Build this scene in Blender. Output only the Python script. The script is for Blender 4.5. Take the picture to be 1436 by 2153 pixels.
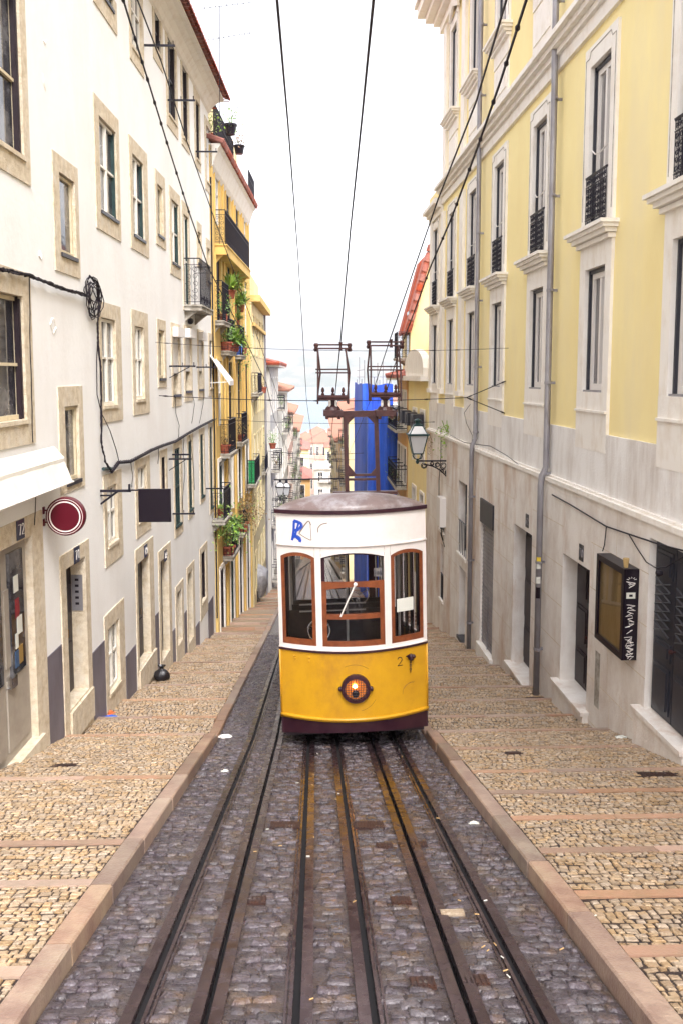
import bpy, bmesh, math, random
import numpy as np
from mathutils import Vector
R = math.radians
random.seed(7); RNG = np.random.RandomState(11)
for o in list(bpy.data.objects): bpy.data.objects.remove(o)
SC = bpy.context.scene
COL = SC.collection
# ---------------------------------------------------------------- camera
F, CX, CY = 1800.0, 718.0, 970.0
PITCH, YAW = math.atan(.1), math.atan(54/1765.)
cam = bpy.data.cameras.new('camera'); co = bpy.data.objects.new('camera', cam); COL.objects.link(co)
co.location = (0, 0, 0); co.rotation_euler = (math.pi/2-PITCH, 0, -YAW)
cam.sensor_fit = 'VERTICAL'; cam.sensor_height = 36; cam.sensor_width = 24
cam.lens = F/2153*36; cam.shift_y = -106.5/2153; cam.clip_start = .1; cam.clip_end = 20000
SC.camera = co
SC.render.resolution_x = 682; SC.render.resolution_y = 1024
# ---------------------------------------------------------------- sky, sun, exposure
w = bpy.data.worlds.new('World'); SC.world = w; w.use_nodes = True
nt = w.node_tree; bg = nt.nodes['Background']
sky = nt.nodes.new('ShaderNodeTexSky'); sky.sky_type = 'NISHITA'; sky.sun_disc = False
sky.sun_elevation = R(52); sky.sun_rotation = R(164); sky.dust_density = 4; sky.air_density = 1.0; sky.ozone_density = 1
hs = nt.nodes.new('ShaderNodeHueSaturation'); hs.inputs['Saturation'].default_value = .12
nt.links.new(sky.outputs[0], hs.inputs['Color'])
tint = nt.nodes.new('ShaderNodeMix'); tint.data_type = 'RGBA'; tint.blend_type = 'MULTIPLY'; tint.inputs[0].default_value = 1
tint.inputs[7].default_value = (1.0, .985, 1.01, 1)
nt.links.new(hs.outputs[0], tint.inputs[6]); nt.links.new(tint.outputs[2], bg.inputs[0])
bg.inputs[1].default_value = .15
sun = bpy.data.lights.new('sun', 'SUN'); sun.energy = 1.0; sun.angle = R(25); sun.color = (1, .98, .955)
so = bpy.data.objects.new('sun', sun); COL.objects.link(so)
so.rotation_euler = (R(38), 0, R(16))
SC.view_settings.view_transform = 'Standard'; SC.view_settings.look = 'None'; SC.view_settings.gamma = 1
SC.view_settings.exposure = 1.86

# ---------------------------------------------------------------- photograph geometry
def ray(x, y):
    r = x-CX; u = -(y-CY)
    f = F*math.cos(PITCH)+u*math.sin(PITCH); up = -F*math.sin(PITCH)+u*math.cos(PITCH)
    return Vector((r*math.cos(YAW)+f*math.sin(YAW), -r*math.sin(YAW)+f*math.cos(YAW), up))
def atY(x, y, Y):
    d = ray(x, y); return d*(Y/d.y)
YB = 12.8
def zroad(Y):
    if Y < YB: return -2.415-.251*Y
    if Y < 200: return -5.628-.19*(Y-YB)
    return -5.628-.19*(200-YB)
def onroad(x, y, off=0.):
    d = ray(x, y); lo, hi = .5, 230.
    for _ in range(50):
        m = (lo+hi)/2; p = d*(m/d.y)
        if p.z > zroad(m)+off: lo = m
        else: hi = m
    return d*(lo/d.y)
KH = .12
class Wall:
    def __init__(s, p0, d, n): s.p0 = Vector(p0); s.d = Vector(d).normalized(); s.n = Vector(n).normalized()
    def pt(s, u, v, d=0.): return (s.p0.x+s.d.x*u+s.n.x*d, s.p0.y+s.d.y*u+s.n.y*d, v)
    def uv(s, x, y, off=0.):
        r = ray(x, y); a = Vector((s.n.x, s.n.y, 0)); p = Vector((s.p0.x, s.p0.y, 0))+a*off
        q = r*(p.dot(a)/r.dot(a)); b = Vector((s.d.x, s.d.y, 0))
        return (q-p).dot(b), q.z
    def rect(s, xl, xr, yt, yb, off=0.):      # pixel box, heights read at the edge nearest the camera side given by xl
        ym = (yt+yb)/2
        ua = s.uv(xl, ym, off)[0]; ub = s.uv(xr, ym, off)[0]
        vt = s.uv(xl, yt, off)[1]; vb = s.uv(xl, yb, off)[1]
        return min(ua, ub), max(ua, ub), vb, vt
LW = Wall((-3.8756, 11.8796, 0), (.03555, .99937, 0), (.99937, -.03555, 0))
RW = Wall((4.72665, 11.4942, 0), (-.02519, .99968, 0), (-.99968, -.02519, 0))
W0 = lambda x, y, z: (x, y, z)

# ---------------------------------------------------------------- mesh builder
class MB:
    def __init__(s): s.v = []; s.f = []
    def add(s, vs, fs):
        b = len(s.v); s.v.extend([tuple(p) for p in vs]); s.f.extend([tuple(i+b for i in f) for f in fs]); return s
    def box(s, f, a0, a1, b0, b1, c0, c1):
        vs = [f(a, b, c) for a in (a0, a1) for b in (b0, b1) for c in (c0, c1)]
        return s.add(vs, [(0, 1, 3, 2), (4, 6, 7, 5), (0, 4, 5, 1), (2, 3, 7, 6), (0, 2, 6, 4), (1, 5, 7, 3)])
    def quad(s, *p): return s.add(p, [(0, 1, 2, 3)])
    def band(s, f, us, lo, hi, d0, d1):          # solid strip along u between curves lo(u), hi(u)
        n = len(us); L_ = lo if callable(lo) else (lambda u: lo); H_ = hi if callable(hi) else (lambda u: hi)
        vs = []
        for u in us: vs += [f(u, L_(u), d0), f(u, H_(u), d0), f(u, H_(u), d1), f(u, L_(u), d1)]
        fs = []
        for i in range(n-1):
            a = i*4; b = a+4
            fs += [(a+k, a+(k+1) % 4, b+(k+1) % 4, b+k) for k in range(4)]
        fs += [(0, 1, 2, 3), (4*n-1, 4*n-2, 4*n-3, 4*n-4)]
        return s.add(vs, fs)
    def tube(s, pts, r, n=6, close=False):
        P = [Vector(p) for p in pts]; m = len(P); rs = r if isinstance(r, (list, tuple)) else [r]*m
        vs = []; prev = None
        for i in range(m):
            if close: t = P[(i+1) % m]-P[i-1]
            else: t = P[min(i+1, m-1)]-P[max(i-1, 0)]
            if t.length < 1e-9: t = Vector((0, 0, 1))
            t.normalize()
            a = prev if prev is not None else (Vector((0, 0, 1)) if abs(t.z) < .9 else Vector((1, 0, 0)))
            x = a-t*a.dot(t)
            if x.length < 1e-6: x = t.orthogonal()
            x.normalize(); y = t.cross(x); prev = x
            for k in range(n):
                an = 2*math.pi*k/n; vs.append(P[i]+(x*math.cos(an)+y*math.sin(an))*rs[i])
        fs = []
        for i in range(m if close else m-1):
            for k in range(n):
                a = i*n; b = ((i+1) % m)*n
                fs.append((a+k, a+(k+1) % n, b+(k+1) % n, b+k))
        if not close: fs += [tuple(range(n))[::-1], tuple((m-1)*n+k for k in range(n))]
        return s.add(vs, fs)
    def lathe(s, c, prof, n=14, ax=(0, 0, 1)):
        ax = Vector(ax).normalized(); x = ax.orthogonal().normalized(); y = ax.cross(x); c = Vector(c); vs = []
        for (r, h) in prof:
            for k in range(n):
                a = 2*math.pi*k/n; vs.append(c+ax*h+(x*math.cos(a)+y*math.sin(a))*r)
        fs = []; m = len(prof)
        for i in range(m-1):
            for k in range(n): fs.append((i*n+k, i*n+(k+1) % n, (i+1)*n+(k+1) % n, (i+1)*n+k))
        fs += [tuple(range(n))[::-1], tuple((m-1)*n+k for k in range(n))]
        return s.add(vs, fs)
    def prism(s, f, poly, d0, d1):
        n = len(poly); vs = [f(a, b, d0) for a, b in poly]+[f(a, b, d1) for a, b in poly]
        fs = [tuple(range(n)), tuple(range(n, 2*n))[::-1]]+[(i, (i+1) % n, n+(i+1) % n, n+i) for i in range(n)]
        return s.add(vs, fs)
    def build(s, name, mat, parent=None, smooth=False, loc=None, recalc=True):
        base = Vector((0, 0, 0))
        if parent is not None:
            p = parent
            while p.parent: p = p.parent
            base = Vector(p.location)
        elif loc is not None: base = Vector(loc)
        me = bpy.data.meshes.new(name); me.from_pydata([tuple(Vector(v)-base) for v in s.v], [], s.f)
        if recalc:
            bm = bmesh.new(); bm.from_mesh(me); bmesh.ops.recalc_face_normals(bm, faces=bm.faces); bm.to_mesh(me); bm.free()
        if smooth:
            for p in me.polygons: p.use_smooth = True
        if mat: me.materials.append(mat)
        o = bpy.data.objects.new(name, me); COL.objects.link(o)
        if parent is not None: o.parent = parent
        elif loc is not None: o.location = base
        return o
def tag(o, label=None, cat=None, group=None, kind=None):
    if label: o['label'] = label
    if cat: o['category'] = cat
    if group: o['group'] = group
    if kind: o['kind'] = kind
    return o
def thing(name, label, cat, loc=(0, 0, 0), group=None):
    o = bpy.data.objects.new(name, None); COL.objects.link(o); o.location = loc; o.empty_display_size = .2
    return tag(o, label, cat, group)
def lin(a, b, n): return [a+(b-a)*i/(n-1) for i in range(n)]

# ---------------------------------------------------------------- materials
def mat(name, c, rough=.8, c2=None, sc=3., st=(1, 1, 1), bump=0., bsc=30., metal=0., spec=.5, c3=None, contrast=(.4, .6), emit=None, island=0.):
    m = bpy.data.materials.new(name); m.use_nodes = True; t = m.node_tree; N = t.nodes; K = t.links
    b = N['Principled BSDF']; b.inputs['Base Color'].default_value = (*c, 1); b.inputs['Roughness'].default_value = rough
    b.inputs['Metallic'].default_value = metal; b.inputs['Specular IOR Level'].default_value = spec
    g = N.new('ShaderNodeNewGeometry'); col = None
    def mp(s3):
        q = N.new('ShaderNodeMapping'); q.inputs['Scale'].default_value = s3; K.new(g.outputs['Position'], q.inputs['Vector']); return q
    def mix(a, bcol, fac):
        q = N.new('ShaderNodeMix'); q.data_type = 'RGBA'
        if isinstance(a, tuple): q.inputs[6].default_value = (*a, 1)
        else: K.new(a, q.inputs[6])
        q.inputs[7].default_value = (*bcol, 1); K.new(fac, q.inputs[0]); return q.outputs[2]
    if c2:
        n = N.new('ShaderNodeTexNoise'); n.inputs['Scale'].default_value = sc; n.inputs['Detail'].default_value = 7; n.inputs['Roughness'].default_value = .65
        K.new(mp(st).outputs[0], n.inputs['Vector'])
        r = N.new('ShaderNodeMapRange'); r.inputs[1].default_value = contrast[0]; r.inputs[2].default_value = contrast[1]; K.new(n.outputs[0], r.inputs[0])
        col = mix(c, c2, r.outputs[0])
    if c3:
        n = N.new('ShaderNodeTexNoise'); n.inputs['Scale'].default_value = sc*.37; n.inputs['Detail'].default_value = 9; n.inputs['Roughness'].default_value = .7
        q = mp((st[0]*1.3, st[1]*1.3, st[2]*.8)); q.inputs['Location'].default_value = (13, 7, 3); K.new(q.outputs[0], n.inputs['Vector'])
        r = N.new('ShaderNodeMapRange'); r.inputs[1].default_value = .5; r.inputs[2].default_value = .68; K.new(n.outputs[0], r.inputs[0])
        col = mix(col, c3, r.outputs[0])
    if island:
        h = N.new('ShaderNodeHueSaturation'); mr = N.new('ShaderNodeMapRange'); K.new(g.outputs['Random Per Island'], mr.inputs[0])
        mr.inputs[3].default_value = 1-island; mr.inputs[4].default_value = 1+island; K.new(mr.outputs[0], h.inputs['Value'])
        w_ = N.new('ShaderNodeTexWhiteNoise'); w_.noise_dimensions = '1D'; K.new(g.outputs['Random Per Island'], w_.inputs['W'])
        mr2 = N.new('ShaderNodeMapRange'); K.new(w_.outputs['Value'], mr2.inputs[0]); mr2.inputs[3].default_value = .7; mr2.inputs[4].default_value = 1.12; K.new(mr2.outputs[0], h.inputs['Saturation'])
        if col is None: h.inputs['Color'].default_value = (*c, 1)
        else: K.new(col, h.inputs['Color'])
        col = h.outputs[0]
    if col is not None: K.new(col, b.inputs['Base Color'])
    if bump:
        n = N.new('ShaderNodeTexNoise'); n.inputs['Scale'].default_value = bsc; n.inputs['Detail'].default_value = 6; K.new(g.outputs['Position'], n.inputs['Vector'])
        bp = N.new('ShaderNodeBump'); bp.inputs['Strength'].default_value = bump; bp.inputs['Distance'].default_value = .02
        K.new(n.outputs[0], bp.inputs['Height']); K.new(bp.outputs[0], b.inputs['Normal'])
    if emit: b.inputs['Emission Color'].default_value = (*emit[:3], 1); b.inputs['Emission Strength'].default_value = emit[3]
    return m
def roughvar(m, a, b_, sc):
    t = m.node_tree; n = t.nodes.new('ShaderNodeTexNoise'); n.inputs['Scale'].default_value = sc; n.inputs['Detail'].default_value = 4
    g = t.nodes.new('ShaderNodeNewGeometry'); t.links.new(g.outputs['Position'], n.inputs['Vector'])
    r = t.nodes.new('ShaderNodeMapRange'); r.inputs[1].default_value = .35; r.inputs[2].default_value = .65; r.inputs[3].default_value = a; r.inputs[4].default_value = b_
    t.links.new(n.outputs[0], r.inputs[0]); t.links.new(r.outputs[0], t.nodes['Principled BSDF'].inputs['Roughness']); return m
M = {}
M['stucco'] = mat('white_stucco', (.87, .865, .855), .9, (.80, .785, .765), 1.1, (1, 1, .5), .3, 9, c3=(.82, .80, .78), contrast=(.45, .72))
M['stone_l'] = mat('limestone', (.70, .61, .47), .9, (.50, .40, .27), 9, (1, 1, 1), .9, 45, c3=(.64, .58, .49), contrast=(.38, .68))
M['travertine'] = mat('travertine', (.82, .78, .73), .75, (.64, .565, .50), 1.8, (1, 1, .6), .3, 30, c3=(.54, .38, .27), contrast=(.42, .70))
M['travertine_w'] = mat('pale_travertine', (.82, .80, .775), .8, (.66, .62, .58), 2.2, (1, 1, .35), .3, 30, c3=(.56, .50, .45), contrast=(.46, .72))
M['trim'] = mat('pale_stone_trim', (.83, .79, .73), .8, (.72, .65, .56), 4, (1, 1, .5), .2, 30, contrast=(.48, .72))
M['yellow'] = mat('yellow_stucco', (.90, .765, .385), .9, (.85, .70, .33), .9, (1, 1, .5), .12, 12, c3=(.82, .70, .42), contrast=(.4, .7))
M['mustard'] = mat('mustard_stucco', (.72, .49, .15), .9, (.56, .36, .11), 1.5, (1, 1, .4), .15, 12, c3=(.62, .46, .2), contrast=(.45, .7))
M['cream'] = mat('cream_stucco', (.76, .64, .36), .9, (.62, .50, .27), 1.5, (1, 1, .4), .15, 12, contrast=(.45, .7))
M['plinth'] = mat('grey_paint', (.17, .155, .19), .5, (.125, .11, .135), 2, (1, 1, .4), .1, 15)
M['tile'] = mat('roof_tile', (.38, .088, .046), .85, (.25, .05, .032), 6, bump=.4, bsc=20, contrast=(.4, .65), island=.25)
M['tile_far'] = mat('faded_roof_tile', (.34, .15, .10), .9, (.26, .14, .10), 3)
M['white_wood'] = mat('white_window_wood', (.76, .72, .64), .5, (.6, .55, .45), 8, contrast=(.55, .8))
M['cream_wood'] = mat('cream_window_wood', (.62, .53, .36), .6, (.4, .32, .2), 8, contrast=(.5, .75))
M['dark_wood'] = mat('dark_wood', (.012, .006, .010), .45, (.022, .012, .016), 6, bump=.2, bsc=60, spec=.4)
M['green_wood'] = mat('green_wood', (.008, .028, .030), .5, (.02, .05, .045), 8)
M['slate'] = mat('slate_paint', (.022, .024, .034), .4, (.034, .034, .044), 4, spec=.4)
M['glass'] = mat('window_glass', (.024, .024, .032), .05, (.15, .145, .15), 1.4, spec=1., contrast=(.46, .60))  # pale noise patches paint reflections into the pane colour
M['curtain'] = mat('curtain_glass', (.23, .22, .21), .12, (.10, .09, .10), 3, (4, 4, .2), spec=1.)
M['iron'] = mat('wrought_iron', (.011, .011, .020), .45, (.02, .017, .026), 20, metal=.2, spec=.35)
M['pipe'] = mat('zinc_pipe', (.31, .30, .32), .45, (.21, .195, .21), 3, (1, 1, .4), metal=.3, contrast=(.4, .65))
M['concrete'] = mat('concrete', (.45, .42, .37), .9, (.25, .22, .18), 5, bump=.4, bsc=30)
M['cable'] = mat('black_cable', (.010, .006, .012), .6, spec=.3)
M['steel'] = mat('rail_steel', (.045, .025, .03), .2, (.085, .055, .06), 5, (1, .08, 1), metal=.5)
roughvar(M['steel'], .12, .34, 8)
M['railside'] = mat('rusty_steel', (.04, .022, .022), .55, (.07, .03, .02), 12, metal=.3, bump=.3, bsc=60)
M['void'] = mat('slot_shade', (.004, .003, .005), .9)  # near-black strip colour, painted shade inside the slots and grooves
M['setts'] = mat('road_setts', (.115, .096, .112), .3, (.045, .034, .042), 9, bump=1., bsc=40, c3=(.11, .07, .045), contrast=(.36, .62), island=.3, spec=.65)
roughvar(M['setts'], .03, .34, 14)
M['mortar'] = mat('road_mortar', (.085, .068, .075), .4, (.036, .027, .031), 9, bump=1., bsc=50, c3=(.09, .06, .04), contrast=(.38, .6), spec=.8)
roughvar(M['mortar'], .05, .42, 7)
M['calcada'] = mat('limestone_cobbles', (.47, .345, .22), .32, (.32, .215, .12), 14, bump=.7, bsc=70, c3=(.37, .245, .14), contrast=(.36, .66), island=.17)
roughvar(M['calcada'], .14, .5, 5)
M['grout'] = mat('cobble_joint', (.022, .012, .012), .7, (.055, .035, .025), 9, bump=.6, bsc=50)
M['kerb'] = mat('pink_kerb_stone', (.32, .205, .14), .36, (.215, .12, .085), 3.5, bump=.4, bsc=45, c3=(.34, .25, .165), contrast=(.38, .64), island=.28)
M['bandm'] = mat('pink_band_stone', (.43, .25, .17), .42, (.36, .235, .15), 4, bump=.35, bsc=45, contrast=(.38, .64), island=.25)
M['tram_y'] = mat('tram_yellow_paint', (.58, .30, .012), .3, (.48, .235, .012), 2.6, bump=.05, bsc=4, c3=(.40, .19, .022), contrast=(.42, .72))
M['tram_w'] = mat('tram_white_paint', (.74, .69, .66), .38, (.66, .60, .56), 2.2, bump=.04, bsc=5, contrast=(.45, .75))
M['maroon'] = mat('maroon_paint', (.024, .005, .012), .38, (.036, .010, .016), 5, spec=.4)
M['wood_f'] = mat('varnished_wood', (.225, .062, .020), .35, (.15, .038, .013), 7, (1, 1, 1), bump=.1, bsc=40)
M['tram_roof'] = mat('weathered_roof_sheet', (.165, .12, .115), .33, (.27, .245, .255), 3.2, bump=.25, bsc=14, c3=(.11, .08, .08), contrast=(.47, .62))
M['brown_steel'] = mat('brown_painted_steel', (.06, .019, .016), .45, (.034, .011, .013), 9, bump=.15, bsc=40, spec=.4)
M['chrome'] = mat('chrome', (.7, .7, .72), .2, metal=1)
M['seat'] = mat('dark_seat', (.025, .015, .02), .5)
M['redw'] = mat('burgundy_sign', (.085, .002, .010), .4, spec=.3)
M['offwhite'] = mat('offwhite_paint', (.74, .70, .66), .5)
M['black'] = mat('black_plastic', (.006, .0025, .008), .35, spec=.35)
M['bag'] = mat('bin_bag', (.012, .011, .014), .25, bump=.5, bsc=30)
M['blue'] = mat('blue_tarp', (.03, .12, .64), .5, (.02, .075, .46), 2, (1, 1, .25), bump=.4, bsc=2.5)
M['silver'] = mat('grey_cover', (.38, .37, .38), .5, (.28, .27, .28), 6, bump=.5, bsc=9)
M['terracotta'] = mat('terracotta', (.38, .10, .055), .8, (.28, .07, .04), 9)
M['leaf'] = mat('leaf', (.11, .24, .035), .5, (.17, .30, .04), 7, island=.35)
M['leaf_y'] = mat('yellow_leaf', (.30, .42, .05), .5, (.18, .34, .04), 7, island=.3)
M['leaf_r'] = mat('rusty_leaf', (.28, .12, .04), .6, (.12, .14, .04), 7, island=.35)
M['greenp'] = mat('green_screen', (.02, .28, .09), .5)
M['canvas'] = mat('awning_canvas', (.78, .75, .69), .8, (.70, .66, .58), 1.2, bump=.2, bsc=10)
M['beige_metal'] = mat('beige_aluminium', (.36, .32, .27), .45, (.30, .26, .22), 3)
M['paper'] = mat('paper', (.62, .62, .56), .7)
M['water'] = mat('river_water', (.15, .20, .23), .4, (.17, .22, .25), .01, spec=.2)
M['hillm'] = mat('wooded_hill', (.06, .09, .06), .9, (.22, .20, .16), .012, contrast=(.45, .6))
M['land'] = mat('town_ground', (.30, .26, .22), .9, (.2, .18, .15), .05)
M['white_far'] = mat('white_facade', (.56, .54, .50), .9, (.42, .39, .355), .8, (1, 1, .4), contrast=(.42, .7))
M['pink_far'] = mat('pink_facade', (.62, .40, .33), .9, (.52, .33, .27), .8)
M['orange_far'] = mat('orange_facade', (.74, .42, .16), .9, (.66, .45, .22), .8)
M['grey_far'] = mat('grey_facade', (.42, .40, .38), .9, (.33, .31, .3), .8)
M['enamel_blue'] = mat('dark_number_plate', (.02, .025, .06), .3)
M['sticker_y'] = mat('yellow_sticker', (.75, .55, .05), .5)
M['board'] = mat('ochre_board', (.50, .35, .15), .5, (.36, .24, .09), 2.5, (1, 1, .3), bump=.1, bsc=3)
M['graffiti_b'] = mat('blue_spray_paint', (.01, .06, .42), .5)
M['graffiti_g'] = mat('grey_spray_paint', (.22, .17, .15), .6)
M['n_red'] = mat('red_notice', (.20, .015, .02), .6)
M['n_blue'] = mat('blue_notice', (.035, .08, .17), .6)
M['n_yel'] = mat('ochre_notice', (.28, .17, .04), .6)
M['tan'] = mat('cigarette_tan', (.5, .32, .14), .8)
M['cloth_r'] = mat('red_cloth', (.45, .03, .03), .8)
M['cloth_b'] = mat('blue_plastic', (.02, .12, .55), .4)
M['orange'] = mat('orange_scrap', (.50, .13, .04), .6)
M['lampglass'] = mat('lantern_glass', (.55, .55, .55), .25, spec=.8)
M['lampgreen'] = mat('green_lamp_metal', (.012, .045, .045), .4, metal=.3)
M['bulb'] = mat('headlamp_bulb', (1, .6, .2), .5, emit=(1, .5, .12, 9))
M['amber'] = mat('amber_reflector', (.55, .17, .03), .25, metal=.4, emit=(1, .28, .04, .10))
def clearglass():
    m = bpy.data.materials.new('clear_glass'); m.use_nodes = True; t = m.node_tree; N = t.nodes
    N.remove(N['Principled BSDF']); o = N['Material Output']
    a = N.new('ShaderNodeBsdfTransparent'); a.inputs[0].default_value = (.82, .82, .84, 1)
    g = N.new('ShaderNodeBsdfGlossy'); g.inputs['Roughness'].default_value = .03
    fr = N.new('ShaderNodeFresnel'); fr.inputs[0].default_value = 1.5
    mx = N.new('ShaderNodeMixShader'); gg = N.new('ShaderNodeNewGeometry'); sb = N.new('ShaderNodeMath'); sb.operation = 'SUBTRACT'; sb.inputs[0].default_value = 1; ml = N.new('ShaderNodeMath'); ml.operation = 'MULTIPLY'
    t.links.new(gg.outputs['Backfacing'], sb.inputs[1]); t.links.new(sb.outputs[0], ml.inputs[0]); t.links.new(fr.outputs[0], ml.inputs[1]); t.links.new(ml.outputs[0], mx.inputs[0]); t.links.new(a.outputs[0], mx.inputs[1]); t.links.new(g.outputs[0], mx.inputs[2])
    t.links.new(mx.outputs[0], o.inputs[0]); return m
M['clear'] = clearglass()

# ================================================================ THE SETTING
def grid_sheet(mb, xs, ys, z):
    b = len(mb.v); n = len(xs)
    for y in ys:
        for x in xs: mb.v.append((x, y, z(x, y)))
    for j in range(len(ys)-1):
        for i in range(n-1): a = b+j*n+i; mb.f.append((a, a+1, a+n+1, a+n))
ter = MB()
def zter(x, y):
    z = zroad(y)-.35
    return z if y < 600 else -60
grid_sheet(ter, [-900, -300, -60, -12, 12, 60, 300, 900], [-30, 0, 5, YB, 60, 120, 200, 400, 599, 601], lambda x, y: zter(x, y))
tag(ter.build('terrain', M['land'], recalc=False), kind='structure')
wt = MB(); wt.quad((-4000, 590, -43), (4000, 590, -43), (4000, 5000, -43), (-4000, 5000, -43))
tag(wt.build('river', M['water'], recalc=False), kind='structure')
hl = MB(); xs = lin(-3500, 3500, 141); ys = lin(3350, 4800, 14)
ph = RNG.rand(12)*6
def hz(x, y):
    e = (y-3350)/1450
    r = 55+32*math.sin(x*.0021+ph[0])+18*math.sin(x*.0068+ph[1])+9*math.sin(x*.019+ph[2])+5*math.sin(x*.045+ph[3])+4*math.sin(x*.11+y*.03)
    return -44+(r+20)*math.sin(min(1, e*2.2)*math.pi/2)**.7*1.25
grid_sheet(hl, xs, ys, hz); tag(hl.build('hills', M['hillm'], recalc=False, smooth=True), kind='structure')

KL, KR = -1.54, 1.71
BR = [onroad(1000, y, KH).y for y in (2006, 1884, 1791, 1721, 1666, 1622, 1573)]+[YB]
BL = [onroad(200, y, KH).y for y in (2040, 1855, 1770, 1635)]+[YB]
while BR[-1] < 48: BR.append(BR[-1]+1.42)
while BL[-1] < 48: BL.append(BL[-1]+1.62)
def zside(Y, bands):                      # stepped pavement: shallow treads, a small drop after each band
    z = zroad(Y)+KH
    if Y <= YB+.0001 or Y > 48: return z
    for a, b in zip(bands, bands[1:]):
        if a < Y <= b: return z-.21+.14*(Y-a)/(b-a)
    return z
def stones(name, mat_s, mat_b, x0f, x1f, ya, yb, zf, sx, sy, hgt, gap, ins, skip, jit=.10, tilt=.004, basedrop=.012, rowlean=0., yend=None, cuts=()):
    """one pavement mesh: base sheet + separate stones laid in rows, returned as one object"""
    V = []; Fc = []; y = ya
    while y < yb:
        h = sy*(.82+.36*RNG.rand()); x0 = x0f(y); x1 = x1f(y); x = x0-RNG.rand()*sx*.5
        ph1, ph2 = RNG.rand()*6, RNG.rand()*6
        while x < x1:
            wd = sx*(.7+.6*RNG.rand()); a, b = max(x, x0), min(x+wd, x1); x += wd
            cx, cy = (a+b)/2, y+h/2
            if b-a < .03 or skip(cx, cy): continue
            wob = lambda xx, p: .018*sy/.075*math.sin(xx*5.1+p)+.010*math.sin(xx*13+p*2)
            j = lambda s: (RNG.rand()-.5)*2*jit*s
            g = gap*(.6+.8*RNG.rand())
            cs = [(a+g+j(sx)*.5, y+g+wob(a, ph1)+j(h)), (b-g+j(sx)*.5, y+g+wob(b, ph1)+j(h)), (b-g+j(sx)*.5, y+h-g+wob(b, ph1)+j(h)), (a+g+j(sx)*.5, y+h-g+wob(a, ph1)+j(h))]
            hh = hgt+(RNG.rand()-.5)*tilt*2; tx, ty = (RNG.rand()-.5)*tilt/sx*3, (RNG.rand()-.5)*tilt/sy*3
            n0 = len(V); z0 = zf(cy)
            sl = (zf(cy+.02)-zf(cy-.02))/.04
            if abs(sl) > .6: sl = -.2
            for (px, py) in cs: V.append((px, py, z0+sl*(py-cy)-basedrop-.01))
            for (px, py) in cs: V.append((px, py, z0+sl*(py-cy)-ins*.6+hh*.3-hgt*.3))
            for (px, py) in cs:
                qx = cx+(px-cx)*(1-ins/sx*2); qy = cy+(py-cy)*(1-ins/sy*2)
                V.append((qx, qy, z0+sl*(qy-cy)+(hh-hgt)+tx*(qx-cx)+ty*(qy-cy)))
            Fc += [(n0+8, n0+9, n0+10, n0+11)]
            for l in (0, 4):
                for k in range(4): Fc.append((n0+l+k, n0+l+(k+1) % 4, n0+l+4+(k+1) % 4, n0+l+4+k))
        y += h
    ns = len(Fc); mb = MB(); mb.v = V; mb.f = Fc
    ys = lin(ya-.3, yb, int((yb-ya)/.4)+2)
    if yend: ys += lin(yb+.5, yend, 90)
    b0 = len(mb.v)
    for yy in ys:
        z = zf(yy)-basedrop
        if yy > yb: z = zf(yy)-.004
        ed = [x0f(yy)-.02]+[c_ for p_ in cuts for c_ in p_]+[x1f(yy)+.02]
        mb.v += [(e_, yy, z) for e_ in ed]
    ne = 2+2*len(cuts)
    for i in range(len(ys)-1):
        for q in range(0, ne, 2): a = b0+ne*i+q; mb.f.append((a, a+1, a+ne+1, a+ne))
    o = mb.build(name, mat_s, recalc=False); o.data.materials.append(mat_b); M_far = M['calcada_far'] if mat_s is M['calcada'] else M['road_far']
    o.data.materials.append(M_far)
    idx = np.zeros(len(mb.f), dtype=np.int32)
    nc = 1+len(cuts)
    for i in range(len(ys)-1): idx[ns+i*nc:ns+(i+1)*nc] = 1 if ys[i+1] <= yb+.6 else 2
    o.data.polygons.foreach_set('material_index', idx)
    sm = np.zeros(len(mb.f), dtype=bool); sm[:ns] = mat_s is M['setts']; o.data.polygons.foreach_set('use_smooth', sm)
    return tag(o, kind='structure')
def brickmat(name, c1, c2, mort, scale, rough):
    m = mat(name, c1, rough, bump=.4, bsc=40); t = m.node_tree; N = t.nodes; g = N.new('ShaderNodeNewGeometry')
    b = N.new('ShaderNodeTexBrick'); b.inputs['Scale'].default_value = scale; b.inputs['Color1'].default_value = (*c1, 1); b.inputs['Color2'].default_value = (*c2, 1); b.inputs['Mortar'].default_value = (*mort, 1)
    b.inputs['Mortar Size'].default_value = .03; b.inputs['Brick Width'].default_value = .6; b.inputs['Row Height'].default_value = .5
    n = N.new('ShaderNodeTexNoise'); n.inputs['Scale'].default_value = 3
    va = N.new('ShaderNodeVectorMath'); va.operation = 'MULTIPLY_ADD'; va.inputs[1].default_value = (.06, .06, .06)
    t.links.new(g.outputs['Position'], n.inputs['Vector']); t.links.new(n.outputs['Color'], va.inputs[0]); t.links.new(g.outputs['Position'], va.inputs[2])
    t.links.new(va.outputs[0], b.inputs['Vector']); t.links.new(b.outputs['Color'], N['Principled BSDF'].inputs['Base Color']); return m
M['calcada_far'] = brickmat('far_limestone_cobbles', (.42, .31, .2), (.31, .215, .13), (.06, .04, .035), 6.5, .4)
M['road_far'] = brickmat('far_road_setts', (.14, .12, .13), (.09, .075, .08), (.05, .04, .04), 4, .25)

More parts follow.
